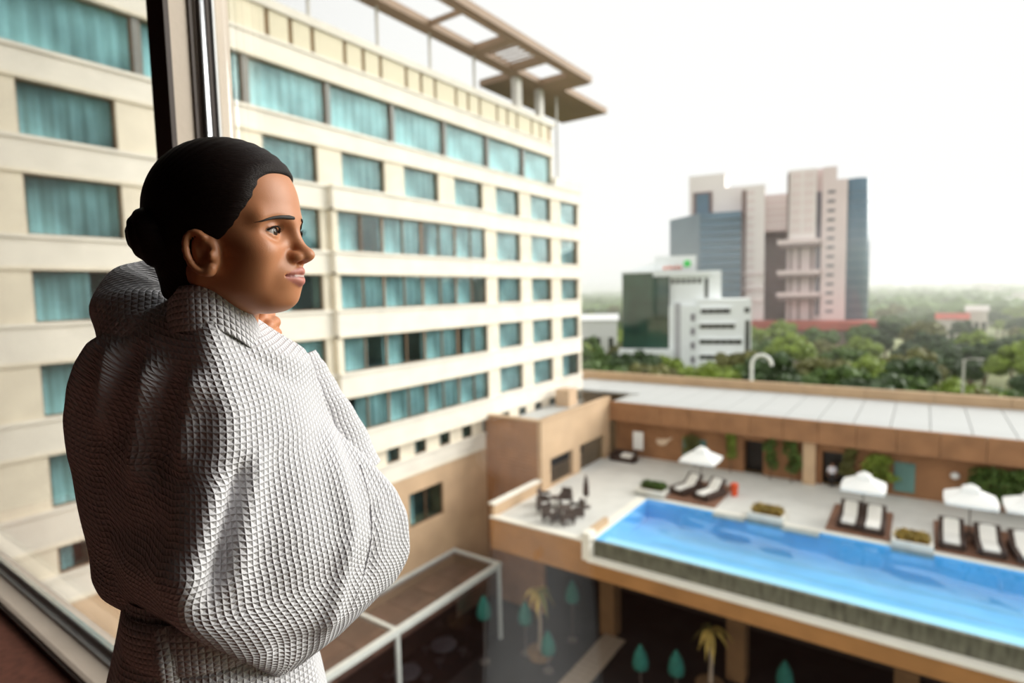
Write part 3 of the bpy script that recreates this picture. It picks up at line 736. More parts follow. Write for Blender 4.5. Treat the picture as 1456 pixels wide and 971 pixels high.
for k in range(7):
    pb('panel', 5.4, 8.4, -.12, 0, 19+k*3.1, 21.4+k*3.1, 'pink_stone'); pb('panel', 9.2, 12.4, -.12, 0, 19+k*3.1, 21.4+k*3.1, 'pink_stone')
for z in (15.3, 4.6, -3.2):
    pb('balcony', 1.0, 14.6, -1.6, 2.6, z, z+1.5, 'pink_stone')
    pb('balcony_painted_shade', 1.5, 14.4, -1.2, 2.5, z-1.3, z, 'pink_dark')  # solid dark block painting in the shade below the balcony
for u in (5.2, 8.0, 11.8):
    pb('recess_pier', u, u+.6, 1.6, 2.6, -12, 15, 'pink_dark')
part('glass_drum', MB().lathe([(4.6, 0), (4.6, 62.0), (4.3, 62.4)], 32, (25.4, 4.4, 0)), 'blue_glass', PT, True, True, label='curved blue glass corner')
for k in range(14): part('drum_band', MB().lathe([(4.64, 0), (4.66, .1), (4.64, .2)], 32, (25.4, 4.4, 16+k*3.2)), 'blue_grey', PT, True)
pb('podium_roof', -7, 33, -12, 0, -14.4, -11.6, 'red_roof', label='red podium roof')
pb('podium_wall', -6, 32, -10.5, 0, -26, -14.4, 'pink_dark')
for u in (2, 10, 18, 26): pb('podium_column', u, u+1.2, -11.6, -10.5, -26, -14.4, 'red_roof')

# --- white office
WO = thing('white_office', 'white stepped office block with dark green glass wing', 'building', (-40.2, 118.4, -26), R(18.75))
def wb(name, u0, u1, v0, v1, z0, z1, mat, label=None): return pb(name, u0, u1, v0, v1, z0, z1, mat, WO, label)
wb('glass_wing_core', -12.7, -3.2, -.6, 12, -13.4, 3.7, 'band_glass')
for i in range(4):
    for j in range(5):
        wb('glass_panel', -12.8+i*2.4, -12.8+i*2.4+2.34, -.8, -.6, -12+j*3.15, -12+j*3.15+3.1, 'office_glass')
wb('glass_wing_cap', -13.0, -3.0, -.9, 12.2, 3.7, 4.1, 'office_white')
wb('entrance_canopy', -13.4, -3.0, -3.2, 0, -13.4, -12.1, 'office_white')
for u in (-13.2, -9.6, -6.2): wb('canopy_column', u, u+.5, -3, -2.5, -26, -13.4, 'office_white')
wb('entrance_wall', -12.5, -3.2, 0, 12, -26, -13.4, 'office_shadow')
wb('roof_block', -6.3, 2.1, 3, 8, 3.8, 7.2, 'office_white')
part('roof_slope', MB().poly([(-12.6, 2, 3.9+LZ), (-6.3, 2, 3.9+LZ), (-6.3, 2, 6.0+LZ)], 8, (0, 1, 0)), 'office_white', WO, True)
part('sign_emblem', MB().lathe([(.75, 0), (.75, .12)], 12, (0, 0, 0)), 'logo_green', WO, True, label='small green emblem')
o = WO.children[-1] if False else [c for c in bpy.data.objects if c.name == 'sign_emblem'][0]; o.rotation_euler = (R(90), 0, 0); o.location = (.3, 2.98, 5.5+LZ)
for i, (a, b) in enumerate(((-4.6, -3.9), (-3.6, -3.1), (-2.9, -2.2), (-2.0, -1.5), (-1.3, -.8))): wb('sign_letter', a, b, 2.9, 3.0, 4.4, 5.0 + (.2 if i % 2 else 0), 'logo_red')
wb('upper_storey', -3.4, 6.9, 0, 12, -3.2, 3.8, 'office_white')
wb('cornice', -6.5, 4.9, -.9, 3, 2.9, 3.8, 'office_white')
for i in range(6): wb('window', -2.9+i*1.05, -2.2+i*1.05, -.06, .1, 1.3, 2.3, 'band_glass')
wb('slot_window', 3.7, 4.4, -.06, .1, -1.7, 2.3, 'band_glass')
wb('stair_tower', -3.3, 2.2, -1.2, 10, -26, -3.2, 'office_white')
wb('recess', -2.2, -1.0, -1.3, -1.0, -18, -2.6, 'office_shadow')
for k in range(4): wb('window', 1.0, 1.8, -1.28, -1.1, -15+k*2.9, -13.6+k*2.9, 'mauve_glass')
wb('lower_storey', 2.2, 12.3, -3, 9, -26, -2.0, 'office_white')
for z, a, b in ((-4.6, 2.9, 8.4), (-7.6, 2.7, 9.3), (-10.7, 2.7, 10.6), (-13.8, 2.7, 10.2)):
    wb('band_window', a, b, -3.08, -2.9, z-.2, z+.75, 'band_glass')
    n = int((b-a)/1.3)
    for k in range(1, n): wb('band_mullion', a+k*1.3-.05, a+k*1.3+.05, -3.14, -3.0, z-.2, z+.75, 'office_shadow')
    wb('sun_shelf', a-.2, b+.2, -3.6, -3.0, z+.75, z+.95, 'office_white')
wb('side_glass', 11.2, 12.0, -3.08, -2.9, -14.5, -6.2, 'band_glass'); wb('side_window', 11.0, 12.0, -3.08, -2.9, -4.7, -3.7, 'band_glass')
wb('forecourt_wall', -2, 12, -9, -6, -26, -16.3, 'office_white')

# --- small things between the trees
t = thing('arched_pole', 'white arched pole rising behind the pool house roof', 'pole', (-16.0, 73.3, -26), R(12.34))
pts = [(-.8, 0, 0), (-.8, 0, 16.4)] + [(.3-1.1*math.cos(a), 0, 16.8+1.25*math.sin(a)) for a in [i*math.pi/8 for i in range(0, 9)]]
part('arch', MB().tube(pts, .2, 8), 'office_white', t, True)
part('foot', MB().lathe([(.4, 0), (.4, .3)], 12, (-.8, 0, 0)), 'office_white', t, True)
def hut(loc, rz, w, d, h, wall, roof, lab, rh=2.0, kindn='house'):
    t = thing('house', lab, 'house', loc, rz)
    part('wall', MB().box(-w/2, w/2, -d/2, d/2, 0, h), wall, t, True)
    part('roof', MB().poly([(-w/2-.5, -d/2-.5, h), (-w/2-.5, d/2+.5, h), (-w/2-.5, 0, h+rh)], w+1, (1, 0, 0)), roof, t, True)
    for k in range(3): part('window', MB().box(-w/2+w*(k+.5)/3-.6, -w/2+w*(k+.5)/3+.6, -d/2-.06, -d/2, h*.45, h*.75), 'band_glass', t, True)
hut((8.2, 262, -26), R(-2), 9, 8, 13.5, 'pale_wall', 'red_roof', 'small house with red roof among the far trees')
hut((15.5, 270, -26), R(-2), 6, 6, 16, 'pale_wall', 'pale_wall', 'pale narrow house beside the red roofed one')
hut((-72.6, 142.6, -26), R(27), 10, 8, 18.5, 'white_paint', 'white_paint', 'low white house left of the green glass wing', 1.5)
for x, yv, w, h, lab in ((75, 640, 30, 17, 'long pale block on the hazy horizon, nearest of the far blocks'), (110, 780, 42, 20, 'wide pale block on the hazy horizon at the right'), (60, 900, 26, 24, 'slim pale block furthest away on the horizon'), (45, 560, 16, 14, 'small pale block among the far trees')):
    t = thing('distant_block', lab, 'building', (x, yv, -26))
    part('wall', MB().box(-w/2, w/2, -6, 6, 0, h), 'pale_wall', t, True); part('roof_parapet', MB().box(-w/2-.4, w/2+.4, -6.4, 6.4, h, h+.8), 'white_paint', t, True)
    for k in range(int(w/5)): part('window', MB().box(-w/2+2+k*5, -w/2+4.4+k*5, -6.1, -6, h*.5, h*.5+2.2), 'blue_grey', t, True)
t = thing('lamp_post', 'slim grey lamp post standing among the trees at right', 'lamp post', (4.2, 92, -26))
part('pole', MB().tube([(0, 0, 0), (0, 0, 16.5)], [.22, .12], 8), 'post_grey', t, True)
part('arm', MB().tube([(0, 0, 16.3), (.5, 0, 16.6), (1.4, 0, 16.6)], .07, 6), 'post_grey', t, True); part('lamp_head', MB().box(1.2, 2.0, -.15, .15, 16.5, 16.65), 'post_grey', t, True)

# --- trees: a crown of leafy clumps on a forked trunk
def ico(sub):
    bm = bmesh.new(); bmesh.ops.create_icosphere(bm, subdivisions=sub, radius=1)
    V = np.array([v.co[:] for v in bm.verts]); Fc = [tuple(v.index for v in f.verts) for f in bm.faces]; bm.free(); return V, Fc
IV2, IF2 = ico(2); IV1, IF1 = ico(1)
def crown_mesh(seed, leaf, rx=4.3, rz=3.6, zc=9.2):
    g = np.random.default_rng(seed); m = MB(); gr = random.Random(seed)
    for k in range(38):
        d = g.normal(size=3); d /= np.linalg.norm(d); d[2] = abs(d[2])*.9-.25
        q = g.uniform(.35, 1.02); c = np.array([d[0]*rx*q, d[1]*rx*q, zc+d[2]*rz*q]); r = g.uniform(.55, 1.35)
        W = IV2*(1+g.uniform(-.24, .24, size=(len(IV2), 1)))*np.array([r, r, r*.8])+c
        n = len(m.V); m.V += [tuple(v) for v in W]; m.F += [tuple(n+i for i in f) for f in IF2]
        leafclump(m, tuple(c), (r*1.25, r*1.25, r*1.1), 90, .26, .2, seed*100+k)
    me = m.mesh('crown'); me.materials.append(MATS[leaf]); return me
def trunk_mesh():
    m = MB().tube([(0, 0, 0), (.1, .05, 3), (0, .1, 6.5), (.2, 0, 9)], [.34, .26, .2, .08], 9)
    m.tube([(.05, .05, 4.5), (1.1, .4, 6.5), (1.9, .8, 8.6)], [.16, .12, .05], 7); m.tube([(.05, .08, 5.2), (-1.0, -.5, 7), (-1.6, -1.0, 8.8)], [.15, .11, .05], 7)
    me = m.mesh('trunk'); me.materials.append(MATS['bark']); return me
TM = trunk_mesh()
kinds = [('leaf_bright', 'bright green'), ('leaf_dark', 'dark green'), ('leaf', 'mid green'), ('leaf_olive', 'olive green')]
CM = [[crown_mesh(11+i*7, k[0]), crown_mesh(14+i*7, k[0], 3.8, 4.2, 9.6)] for i, k in enumerate(kinds)]
pts_ = []
def ok_site(x, yv, sp):
    d = math.hypot(x, yv)
    if x < -.53*yv-3 or x > .24*yv: return False
    for ox, oy, rr in ((-40, 120, 19), (-44, 232, 40), (-16, 73, 3), (-72, 143, 9), (9, 263, 8), (4.2, 92, 2)):
        if (x-ox)**2+(yv-oy)**2 < rr*rr: return False
    # keep the view of the white office open
    if 58 < yv < 108 and -.40*yv < x < -.20*yv and yv > 66: 
        if random.random() < .8: return False
    return all((x-a)**2+(yv-b)**2 > sp*sp for a, b in pts_)
def plant_tree(x, yv, s, zone, hz=1.0):
    k = random.choices(range(4), ((5, 3, 4, 2), (3, 4, 4, 2), (3, 4, 4, 2))[zone])[0]
    q = x/yv; v = random.randrange(2)
    where = ('left of white office' if q < -.40 else 'level with white office' if q < -.27 else 'under pink tower left side' if q < -.18 else 'under pink tower right side' if q < -.085
             else 'just right of pink tower' if q < -.03 else 'by the red roofed house' if q < .06 else 'at the right edge')
    row = ('behind the pool house', 'in the middle wood', 'in the far wood')[zone]
    lab = '%s %s %s tree %s, %s' % ('large' if s > 1.12 else 'small' if s < 1.0 else 'mid-sized', 'upright' if v else 'spreading', kinds[k][1], row, where)
    lab = ' '.join(lab.split()[:17]) if len(lab.split()) > 16 else lab
    t = thing('tree', lab, 'tree', (x, yv, -26), random.random()*6.28, 'trees '+row)
    t.scale = (s, s, s*hz)
    part('crown', CM[k][v], 'leaf', t, True); part('trunk', TM, 'bark', t, True)
random.seed(21)
for zone, (d0, d1, sp, n, s0, s1) in enumerate(((58, 108, 6.0, 80, 1.02, 1.28), (108, 215, 9.0, 95, .95, 1.25), (215, 420, 13.0, 70, .9, 1.3))):
    tries = 0; c = 0
    while c < n and tries < 9000:
        tries += 1; yv = random.uniform(d0, d1); x = random.uniform(-.55, .24)*yv
        if not ok_site(x, yv, sp): continue
        pts_.append((x, yv)); c += 1
        s = random.uniform(s0, s1)
        if yv < 66: s = random.uniform(.88, 1.05)
        plant_tree(x, yv, s, zone, random.uniform(.92, 1.04))
# endless woodland to the horizon
g = np.random.default_rng(5); V = []; Fs = []; n = 0
V_, F_ = [], []
base = np.array(IF1)
for i in range(5200):
    yv = 440*math.exp(g.random()*1.75); x = g.uniform(-.62, .5)*yv; r = g.uniform(4, 7)*(1+yv/1500)
    if any(abs(x-a) < b and abs(yv-c) < 40 for a, b, c in ((75, 30, 640), (110, 36, 780), (60, 28, 900), (45, 22, 560))): continue
    W = IV1*(1+g.uniform(-.2, .2, size=(len(IV1), 1)))*np.array([r, r, r*.8])+np.array([x, yv, -26+r*.9+g.uniform(0, 3)])
    V_.append(W); F_.append(base+n); n += len(IV1)
m = MB(); m.V = [tuple(v) for v in np.concatenate(V_)]; m.F = [tuple(map(int, f)) for f in np.concatenate(F_)]
solo('far_woodland', m, 'far_leaf', 'hazy woodland stretching to the horizon behind the towers', 'woodland', kind='stuff')

# thin haze lying over the far town
hz_ = bpy.data.materials.new('haze'); hz_.use_nodes = True; nt = hz_.node_tree; nt.nodes.clear()
ho = nt.nodes.new('ShaderNodeOutputMaterial'); hv = nt.nodes.new('ShaderNodeVolumeScatter'); hv.inputs['Density'].default_value = .0009; hv.inputs['Color'].default_value = (1, 1, 1, 1); hv.inputs['Anisotropy'].default_value = 0.55
nt.links.new(hv.outputs[0], ho.inputs['Volume']); MATS['haze'] = hz_
solo('haze', box(-1200, 900, 100, 1700, -25.9, 14), 'haze', 'pale haze lying over the distant woodland', 'haze', kind='stuff')
# ------------------------------------------------------------------ the woman in the bathrobe
PO = Vector((-.754, .404, 0)); pu = Vector((.472, .881, 0)).normalized()      # local u: to her right, v: out of her back, w: up
PERSON = thing('person', 'woman in white waffle bathrobe with dark hair bun gazing out of the window', 'person', (PO.x, PO.y, FZ), math.atan2(pu.y, pu.x))
# local frame of PERSON: x = u, y = -v (away from the camera), z = w above the floor
def L2P(A):
    A = np.asarray(A, float); return np.stack([A[:, 0], -A[:, 1], A[:, 2]-FZ], 1)
def np_mesh(name, V, Q, mat, parent, uv=None, tint=None, label=None):
    V = np.asarray(V, np.float32); Q = np.asarray(Q, np.int32); k = Q.shape[1]
    me = bpy.data.meshes.new(name); me.vertices.add(len(V)); me.vertices.foreach_set('co', V.ravel())
    me.loops.add(Q.size); me.loops.foreach_set('vertex_index', Q.ravel())
    me.polygons.add(len(Q)); me.polygons.foreach_set('loop_start', np.arange(0, Q.size, k, dtype=np.int32))
    me.polygons.foreach_set('use_smooth', np.ones(len(Q), bool))
    me.update(calc_edges=True); me.validate()
    if uv is not None:
        l = me.uv_layers.new(name='UVMap'); l.data.foreach_set('uv', np.asarray(uv, np.float32)[Q.ravel()].ravel())
    if tint is not None:
        a = me.attributes.new('tint', 'FLOAT_COLOR', 'POINT'); a.data.foreach_set('color', np.asarray(tint, np.float32).ravel())
    me.materials.append(MATS[mat]); o = bpy.data.objects.new(name, me); COL.objects.link(o); o.parent = parent
    if label: o['label'] = label
    return o
# distance functions --------------------------------------------------
def cap(P, a, b, r1, r2=None):
    r2 = r1 if r2 is None else r2
    a = np.array(a, np.float32); b = np.array(b, np.float32); ba = b-a; pa = P-a
    h = np.clip((pa@ba)/(ba@ba+1e-12), 0, 1); return np.linalg.norm(pa-h[..., None]*ba, axis=-1)-(r1+(r2-r1)*h)
def ell(P, c, r):
    q = P-np.array(c, np.float32); r = np.array(r, np.float32)
    k0 = np.linalg.norm(q/r, axis=-1); k1 = np.linalg.norm(q/(r*r), axis=-1)+1e-9; return k0*(k0-1)/k1
def smin(a, b, k):
    h = np.maximum(k-np.abs(a-b), 0)/k; return np.minimum(a, b)-h*h*k*.25
def smax(a, b, k): return -smin(-a, -b, k)
PSI = R(32); CS, SN = math.cos(PSI), math.sin(PSI)
HU, HV, AS = 0.002, 0.0, 1.08
def toH(P):     # person (u,v,w) -> head (a forward, b her right, c up)
    x = P[..., 0]-HU; y = P[..., 1]-HV
    f = x*CS+y*SN; return np.stack([np.where(f > 0, f/AS, f), -x*SN+y*CS, P[..., 2]], -1)
def fromH(A):
    A = np.array(A, float); A[..., 0] = np.where(A[..., 0] > 0, A[..., 0]*AS, A[..., 0]); return np.stack([HU+A[..., 0]*CS-A[..., 1]*SN, HV+A[..., 0]*SN+A[..., 1]*CS, A[..., 2]], -1)
# surface nets --------------------------------------------------------
def surface_nets(Fd, xs, ys, zs):
    S = Fd < 0
    cnt = np.zeros(tuple(n-1 for n in Fd.shape), np.int8)
    for dx in (0, 1):
        for dy in (0, 1):
            for dz in (0, 1): cnt += S[dx:S.shape[0]-1+dx, dy:S.shape[1]-1+dy, dz:S.shape[2]-1+dz]
    act = (cnt > 0) & (cnt < 8); idx = np.full(act.shape, -1, np.int32); I, J, K = np.nonzero(act); idx[I, J, K] = np.arange(len(I))
    acc = np.zeros((len(I), 3)); n = np.zeros(len(I)); cs = [(a, b, c) for a in (0, 1) for b in (0, 1) for c in (0, 1)]
    def pos(o): return np.stack([xs[I+o[0]], ys[J+o[1]], zs[K+o[2]]], 1)
    for o1 in cs:
        for o2 in cs:
            if sum(o2)-sum(o1) == 1 and all(q >= p for p, q in zip(o1, o2)):
                f1 = Fd[I+o1[0], J+o1[1], K+o1[2]]; f2 = Fd[I+o2[0], J+o2[1], K+o2[2]]; m = (f1 < 0) != (f2 < 0)
                t = np.where(m, f1/np.where(f1 == f2, 1, f1-f2), 0)[:, None]; p = pos(o1)+t*(pos(o2)-pos(o1)); acc[m] += p[m]; n[m] += 1
    V = acc/n[:, None]; Q = []
    for ax in range(3):
        A = np.moveaxis(S, ax, 0); e = A[:-1] != A[1:]; e = np.moveaxis(e, 0, ax)
        o = [slice(None)]*3; i, j, k = np.nonzero(e); c = [i, j, k]; b1, b2 = [(1, 2), (2, 0), (0, 1)][ax]
        good = (c[b1] > 0) & (c[b2] > 0) & (c[b1] < act.shape[b1]) & (c[b2] < act.shape[b2]); c = [q[good] for q in c]
        def at(d1, d2):
            q = [x.copy() for x in c]; q[b1] -= d1; q[b2] -= d2; return idx[q[0], q[1], q[2]]
        quad = np.stack([at(1, 1), at(0, 1), at(0, 0), at(1, 0)], 1); ins = S[c[0], c[1], c[2]]
        quad[~ins] = quad[~ins][:, ::-1]; Q.append(quad)
    return V, np.concatenate(Q)
class Field:
    def __init__(s, xs, ys, zs): s.ax = [np.asarray(a, np.float32) for a in (xs, ys, zs)]; s.F = np.full([len(a) for a in s.ax], .06, np.float32)
    def add(s, fn, lo, hi, k=.012, mode='u', marg=.035):
        sl = []
        for a, l, h in zip(s.ax, lo, hi):
            i0 = np.searchsorted(a, l-marg); i1 = np.searchsorted(a, h+marg); sl.append(slice(max(0, i0-1), min(len(a), i1+1)))
        sl = tuple(sl)
        if any(q.stop <= q.start for q in sl): return
        G = np.stack(np.meshgrid(*[a[q] for a, q in zip(s.ax, sl)], indexing='ij'), -1)
        d = fn(G); f = s.F[sl]
        s.F[sl] = smin(f, d, k) if mode == 'u' else smax(f, -d, k)
def grade(lo, a, b, hi, fine, coarse):
    return np.concatenate([np.arange(lo, a, coarse), np.arange(a, b, fine), np.arange(b, hi+coarse, coarse)])

# ---- body -----------------------------------------------------------
bf = Field(grade(-.24, -.10, .13, .28, .0019, .007), grade(-.24, -.09, .11, .18, .0019, .007), grade(-1.40, -.06, .20, .21, .0019, .009))
def H_ell(c, r, k=.012, mode='u', rot=0.0):
    C = fromH(np.array(c)); m = max(r); ca, sa = math.cos(rot), math.sin(rot)
    def fn(G):
        q = toH(G)-np.array(c, np.float32)
        if rot: q = np.stack([q[..., 0]*ca+q[..., 2]*sa, q[..., 1], -q[..., 0]*sa+q[..., 2]*ca], -1)
        return ell(q, (0, 0, 0), r)
    bf.add(fn, C-m, C+m, k, mode)
def H_cap(a, b, r1, r2=None, k=.008, mode='u'):
    A = fromH(np.array([a, b])); m = max(r1, r2 or r1)
    bf.add(lambda G: cap(toH(G), a, b, r1, r2), A.min(0)-m, A.max(0)+m, k, mode)
def B_cap(a, b, r1, r2=None, k=.02, mode='u'):
    A = np.array([a, b]); m = max(r1, r2 or r1); bf.add(lambda G: cap(G, a, b, r1, r2), A.min(0)-m, A.max(0)+m, k, mode)
def B_ell(c, r, k=.02):
    C = np.array(c); bf.add(lambda G: ell(G, c, r), C-max(r), C+max(r), k)
# skull and face
H_ell((.000, 0, .112), (.086, .070, .086))
H_ell((.032, 0, .126), (.0585, .060, .060), .03)
H_ell((.042, 0, .062), (.047, .051, .073), .03)
H_ell((.049, 0, .024), (.037, .038, .030), .03)
for s in (-1, 1):
    H_cap((.006, s*.049, .034), (.065, s*.015, .0015), .014, .0125, .024)
    H_ell((.063, s*.040, .060), (.023, .020, .021), .02)
    H_ell((.047, s*.036, .034), (.027, .016, .022), .02)
    H_cap((.0845, s*.010, .0995), (.0715, s*.043, .1000), .0085, .0075, .016)
H_ell((.0765, 0, .0045), (.0150, .017, .0135), .014)            # chin
H_ell((.0785, 0, .032), (.0190, .026, .021), .016)              # muzzle
H_ell((.022, 0, .008), (.042, .032, .016), .02)                # under the jaw
# nose
H_cap((.0855, 0, .096), (.1035, 0, .060), .0056, .0074, .011)
H_ell((.1070, 0, .0560), (.0100, .0095, .0080), .008)
for s in (-1, 1): H_ell((.0965, s*.0118, .0530), (.0105, .0066, .0074), .005)
H_cap((.1055, 0, .0520), (.095, 0, .0475), .0042, .0046, .005)
for s in (-1, 1): H_ell((.1010, s*.0068, .0465), (.0050, .0028, .0030), .002, 's')
# eye sockets, lids
EYE = (.0735, .0305, .0840); ER = .0124
for s in (-1, 1):
    H_ell((.0920, s*.031, .0850), (.013, .019, .0115), .012, 's')
    H_ell((EYE[0], s*EYE[1], EYE[2]), (ER+.0016,)*3, .004)
    # almond opening, cut through the lid
    def opening(G, s=s):
        q = toH(G)-np.array((EYE[0], s*EYE[1], EYE[2]), np.float32)
        e = np.maximum(np.abs(q[..., 1])/.0128, 0); up = .0056*(1-e**2); lo = -.0046*(1-e**2)
        z = q[..., 2]-.10*s*0-.06*np.abs(q[..., 1])
        d = np.maximum(z-up, lo-z); return np.maximum(d, .0045-q[..., 0])
    C = fromH(np.array((EYE[0]+.008, s*EYE[1], EYE[2]))); bf.add(opening, C-.014, C+.014, .001, 's', .004)
# lips
def lips(G, upper):
    q = toH(G); b = np.abs(q[..., 1]); t = np.clip(b/.0245, 0, 1)
    if upper:
        c = np.stack([.0962-.0105*t**1.6, q[..., 1]*0, .0355-.0035*t+.0016*np.exp(-((b-.006)/.004)**2)], -1); r = .0064*(1-t**2)**.6+.0006
    else:
        c = np.stack([.0952-.0105*t**1.6, q[..., 1]*0, .0228+.0060*t**1.5], -1); r = .0072*(1-t**2)**.6+.0006
    d = np.sqrt((q[..., 0]-c[..., 0])**2+((q[..., 2]-c[..., 2])*1.15)**2)-r
    return np.where(b > .0245, .02, d)
C = fromH(np.array((.088, 0, .03)))
bf.add(lambda G: lips(G, True), C-.03, C+.03, .003, 'u', .01); bf.add(lambda G: lips(G, False), C-.03, C+.03, .003, 'u', .01)
H_cap((.1005, -.012, .0302), (.1005, .012, .0302), .0016, None, .002, 's'); 
for s in (-1, 1): H_cap((.1000, s*.012, .0302), (.0890, s*.0235, .0298), .0016, .0013, .002, 's')
# ears
for s in (-1, 1):
    ec = np.array((.0195, s*.0660, .0570))
    H_ell(ec, (.0150, .0065, .0245), .008, rot=.22)
    ring = [(ec[0]-.002+.0150*math.cos(a)*(1 if math.cos(a) < 0 else .8)-.22*.024*math.sin(a)*.9, ec[1]+s*(.0068-.002*math.cos(a)), ec[2]+.0242*math.sin(a)) for a in [math.pi*(.28+i*1.45/13) for i in range(14)]]
    for p, q in zip(ring[:-1], ring[1:]): H_cap(p, q, .0034, None, .003)
    H_ell((ec[0]+.003, ec[1]+s*.0090, ec[2]-.002), (.0085, .0065, .0130), .004, 's')
    H_ell((ec[0]-.006, ec[1]+s*.0090, ec[2]+.010), (.0045, .0045, .0120), .004, 's', rot=.3)
    H_ell((ec[0]+.010, ec[1]+s*.0045, ec[2]-.004), (.0038, .0048, .0060), .003)
    H_ell((ec[0]+.006, ec[1]+s*.0035, ec[2]-.0205), (.0068, .0048, .0075), .004)
# neck, torso, legs
B_cap((-.014, -.004, .050), (-.008, -.020, -.085), .043, .048, .02)
B_cap((.012, -.012, .02), (.002, -.045, -.09), .030, .035, .02)
B_ell((.000, -.070, -.16), (.095, .060, .11)); B_ell((-.010, -.065, -.30), (.100, .062, .14)); B_ell((-.03, -.06, -.45), (.11, .075, .12)); B_ell((-.03, -.06, -.60), (.135, .09, .12))
for s in (-1, 1):
    B_cap((-.03+s*.07, -.06, -.64), (-.03+s*.065, -.06, -.95), .075, .05, .02); B_cap((-.03+s*.065, -.06, -.95), (-.03+s*.06, -.05, -1.30), .048, .034, .02)
    B_cap((-.03+s*.062, -.045, -1.335), (-.03+s*.075, -.165, -1.345), .033, .024, .02)
# right arm: shoulder, elbow, wrist up to the collar
SH, EL, WR = (.060, -.080, -.135), (.175, -.06, -.33), (.066, -.135, -.090)
B_cap(SH, EL, .034, .030); B_cap(EL, WR, .033, .021)
B_cap((-.085, -.10, -.10), (-.105, -.135, -.06), .032, .030); B_cap((-.105, -.135, -.06), (-.035, -.160, .005), .028, .020)
# right hand: palm and five fingers closing over the collar
HO = np.array((-.016, -.004, -.006)); PALM = tuple(np.array((.066, -.112, -.056))+HO)
B_ell(PALM, (.020, .024, .034), .01)
def finger(pts, r0, r1):
    n = len(pts)-1
    if pts[0][0] > .05: pts = [tuple(np.array(p)+HO) for p in pts]
    for i, (p, q) in enumerate(zip(pts[:-1], pts[1:])): B_cap(p, q, r0+(r1-r0)*i/n, r0+(r1-r0)*(i+1)/n, .005)
finger([(.070, -.128, -.034), (.066, -.112, -.012), (.056, -.092, -.014), (.050, -.078, -.022)], .0085, .0068)
finger([(.078, -.116, -.034), (.078, -.094, -.016), (.068, -.074, -.020), (.060, -.062, -.030)], .0088, .0070)
finger([(.083, -.106, -.042), (.084, -.084, -.028), (.075, -.064, -.032), (.066, -.053, -.042)], .0086, .0068)
finger([(.083, -.096, -.054), (.085, -.076, -.044), (.078, -.060, -.046), (.070, -.052, -.054)], .0075, .0060)
finger([(.055, -.118, -.066), (.045, -.098, -.048), (.042, -.080, -.036)], .0098, .0078)
# left hand, tucked in front of the throat
B_ell((-.012, -.172, -.005), (.028, .014, .024), .01)
for i in range(4): finger([(.006, -.172, .012-.011*i), (.028, -.166, .014-.012*i), (.040, -.150, .012-.012*i), (.040, -.136, .008-.011*i)], .0082, .0065)
finger([(-.005, -.165, .016), (.012, -.155, .032), (.024, -.145, .036)], .0095, .0075)

V, Q = surface_nets(bf.F, *bf.ax)
hp = toH(V.astype(np.float32)); a_, b_, c_ = hp[:, 0], hp[:, 1], hp[:, 2]
tint = np.ones((len(V), 4), np.float32)*np.array([.54, .225, .105, 1])
def mixin(mask, col):
    m = np.clip(mask, 0, 1)[:, None]; tint[:, :3] = tint[:, :3]*(1-m)+np.array(col)*m
t_ = np.clip(np.abs(b_)/.0245, 0, 1)
zu = .0418-.0105*t_**1.4; zl = .0155+.0110*t_**1.6
lipm = ((c_ < zu) & (c_ > zl) & (np.abs(b_) < .0242) & (a_ > .07))
mixin(lipm*1.0, (.52, .19, .145))
mixin((lipm & (c_ > .0272) & (c_ < .0312))*.8, (.22, .06, .05))
mixin((lipm & (c_ > .0285) & (c_ < .0312) & (np.abs(b_) < .0125))*.6, (.70, .60, .54))
cheek = np.exp(-(((a_-.066)/.022)**2+((c_-.058)/.018)**2)); mixin(.25*cheek, (.56, .22, .11))
lid = np.exp(-(((c_-.0935)/.006)**2+((np.abs(b_)-.031)/.014)**2))*(a_ > .07); mixin(.35*lid, (.24, .10, .06))
skin = bpy.data.materials.new('skin'); skin.use_nodes = True; nt = skin.node_tree; bs = nt.nodes['Principled BSDF']
at = nt.nodes.new('ShaderNodeAttribute'); at.attribute_name = 'tint'; nt.links.new(at.outputs['Color'], bs.inputs['Base Color'])
bs.inputs['Roughness'].default_value = .42; bs.inputs['Specular IOR Level'].default_value = .45
bs.inputs['Subsurface Weight'].default_value = .12; bs.inputs['Subsurface Radius'].default_value = (.012, .004, .002); bs.inputs['Subsurface Scale'].default_value = .5
nz = nt.nodes.new('ShaderNodeTexNoise'); nz.inputs['Scale'].default_value = 700; bp = nt.nodes.new('ShaderNodeBump'); bp.inputs['Distance'].default_value = .0003; bp.inputs['Strength'].default_value = .5
nt.links.new(nz.outputs['Fac'], bp.inputs['Height']); nt.links.new(bp.outputs[0], bs.inputs['Normal']); MATS['skin'] = skin
BODY = np_mesh('body', L2P(V), Q, 'skin', PERSON, tint=tint)

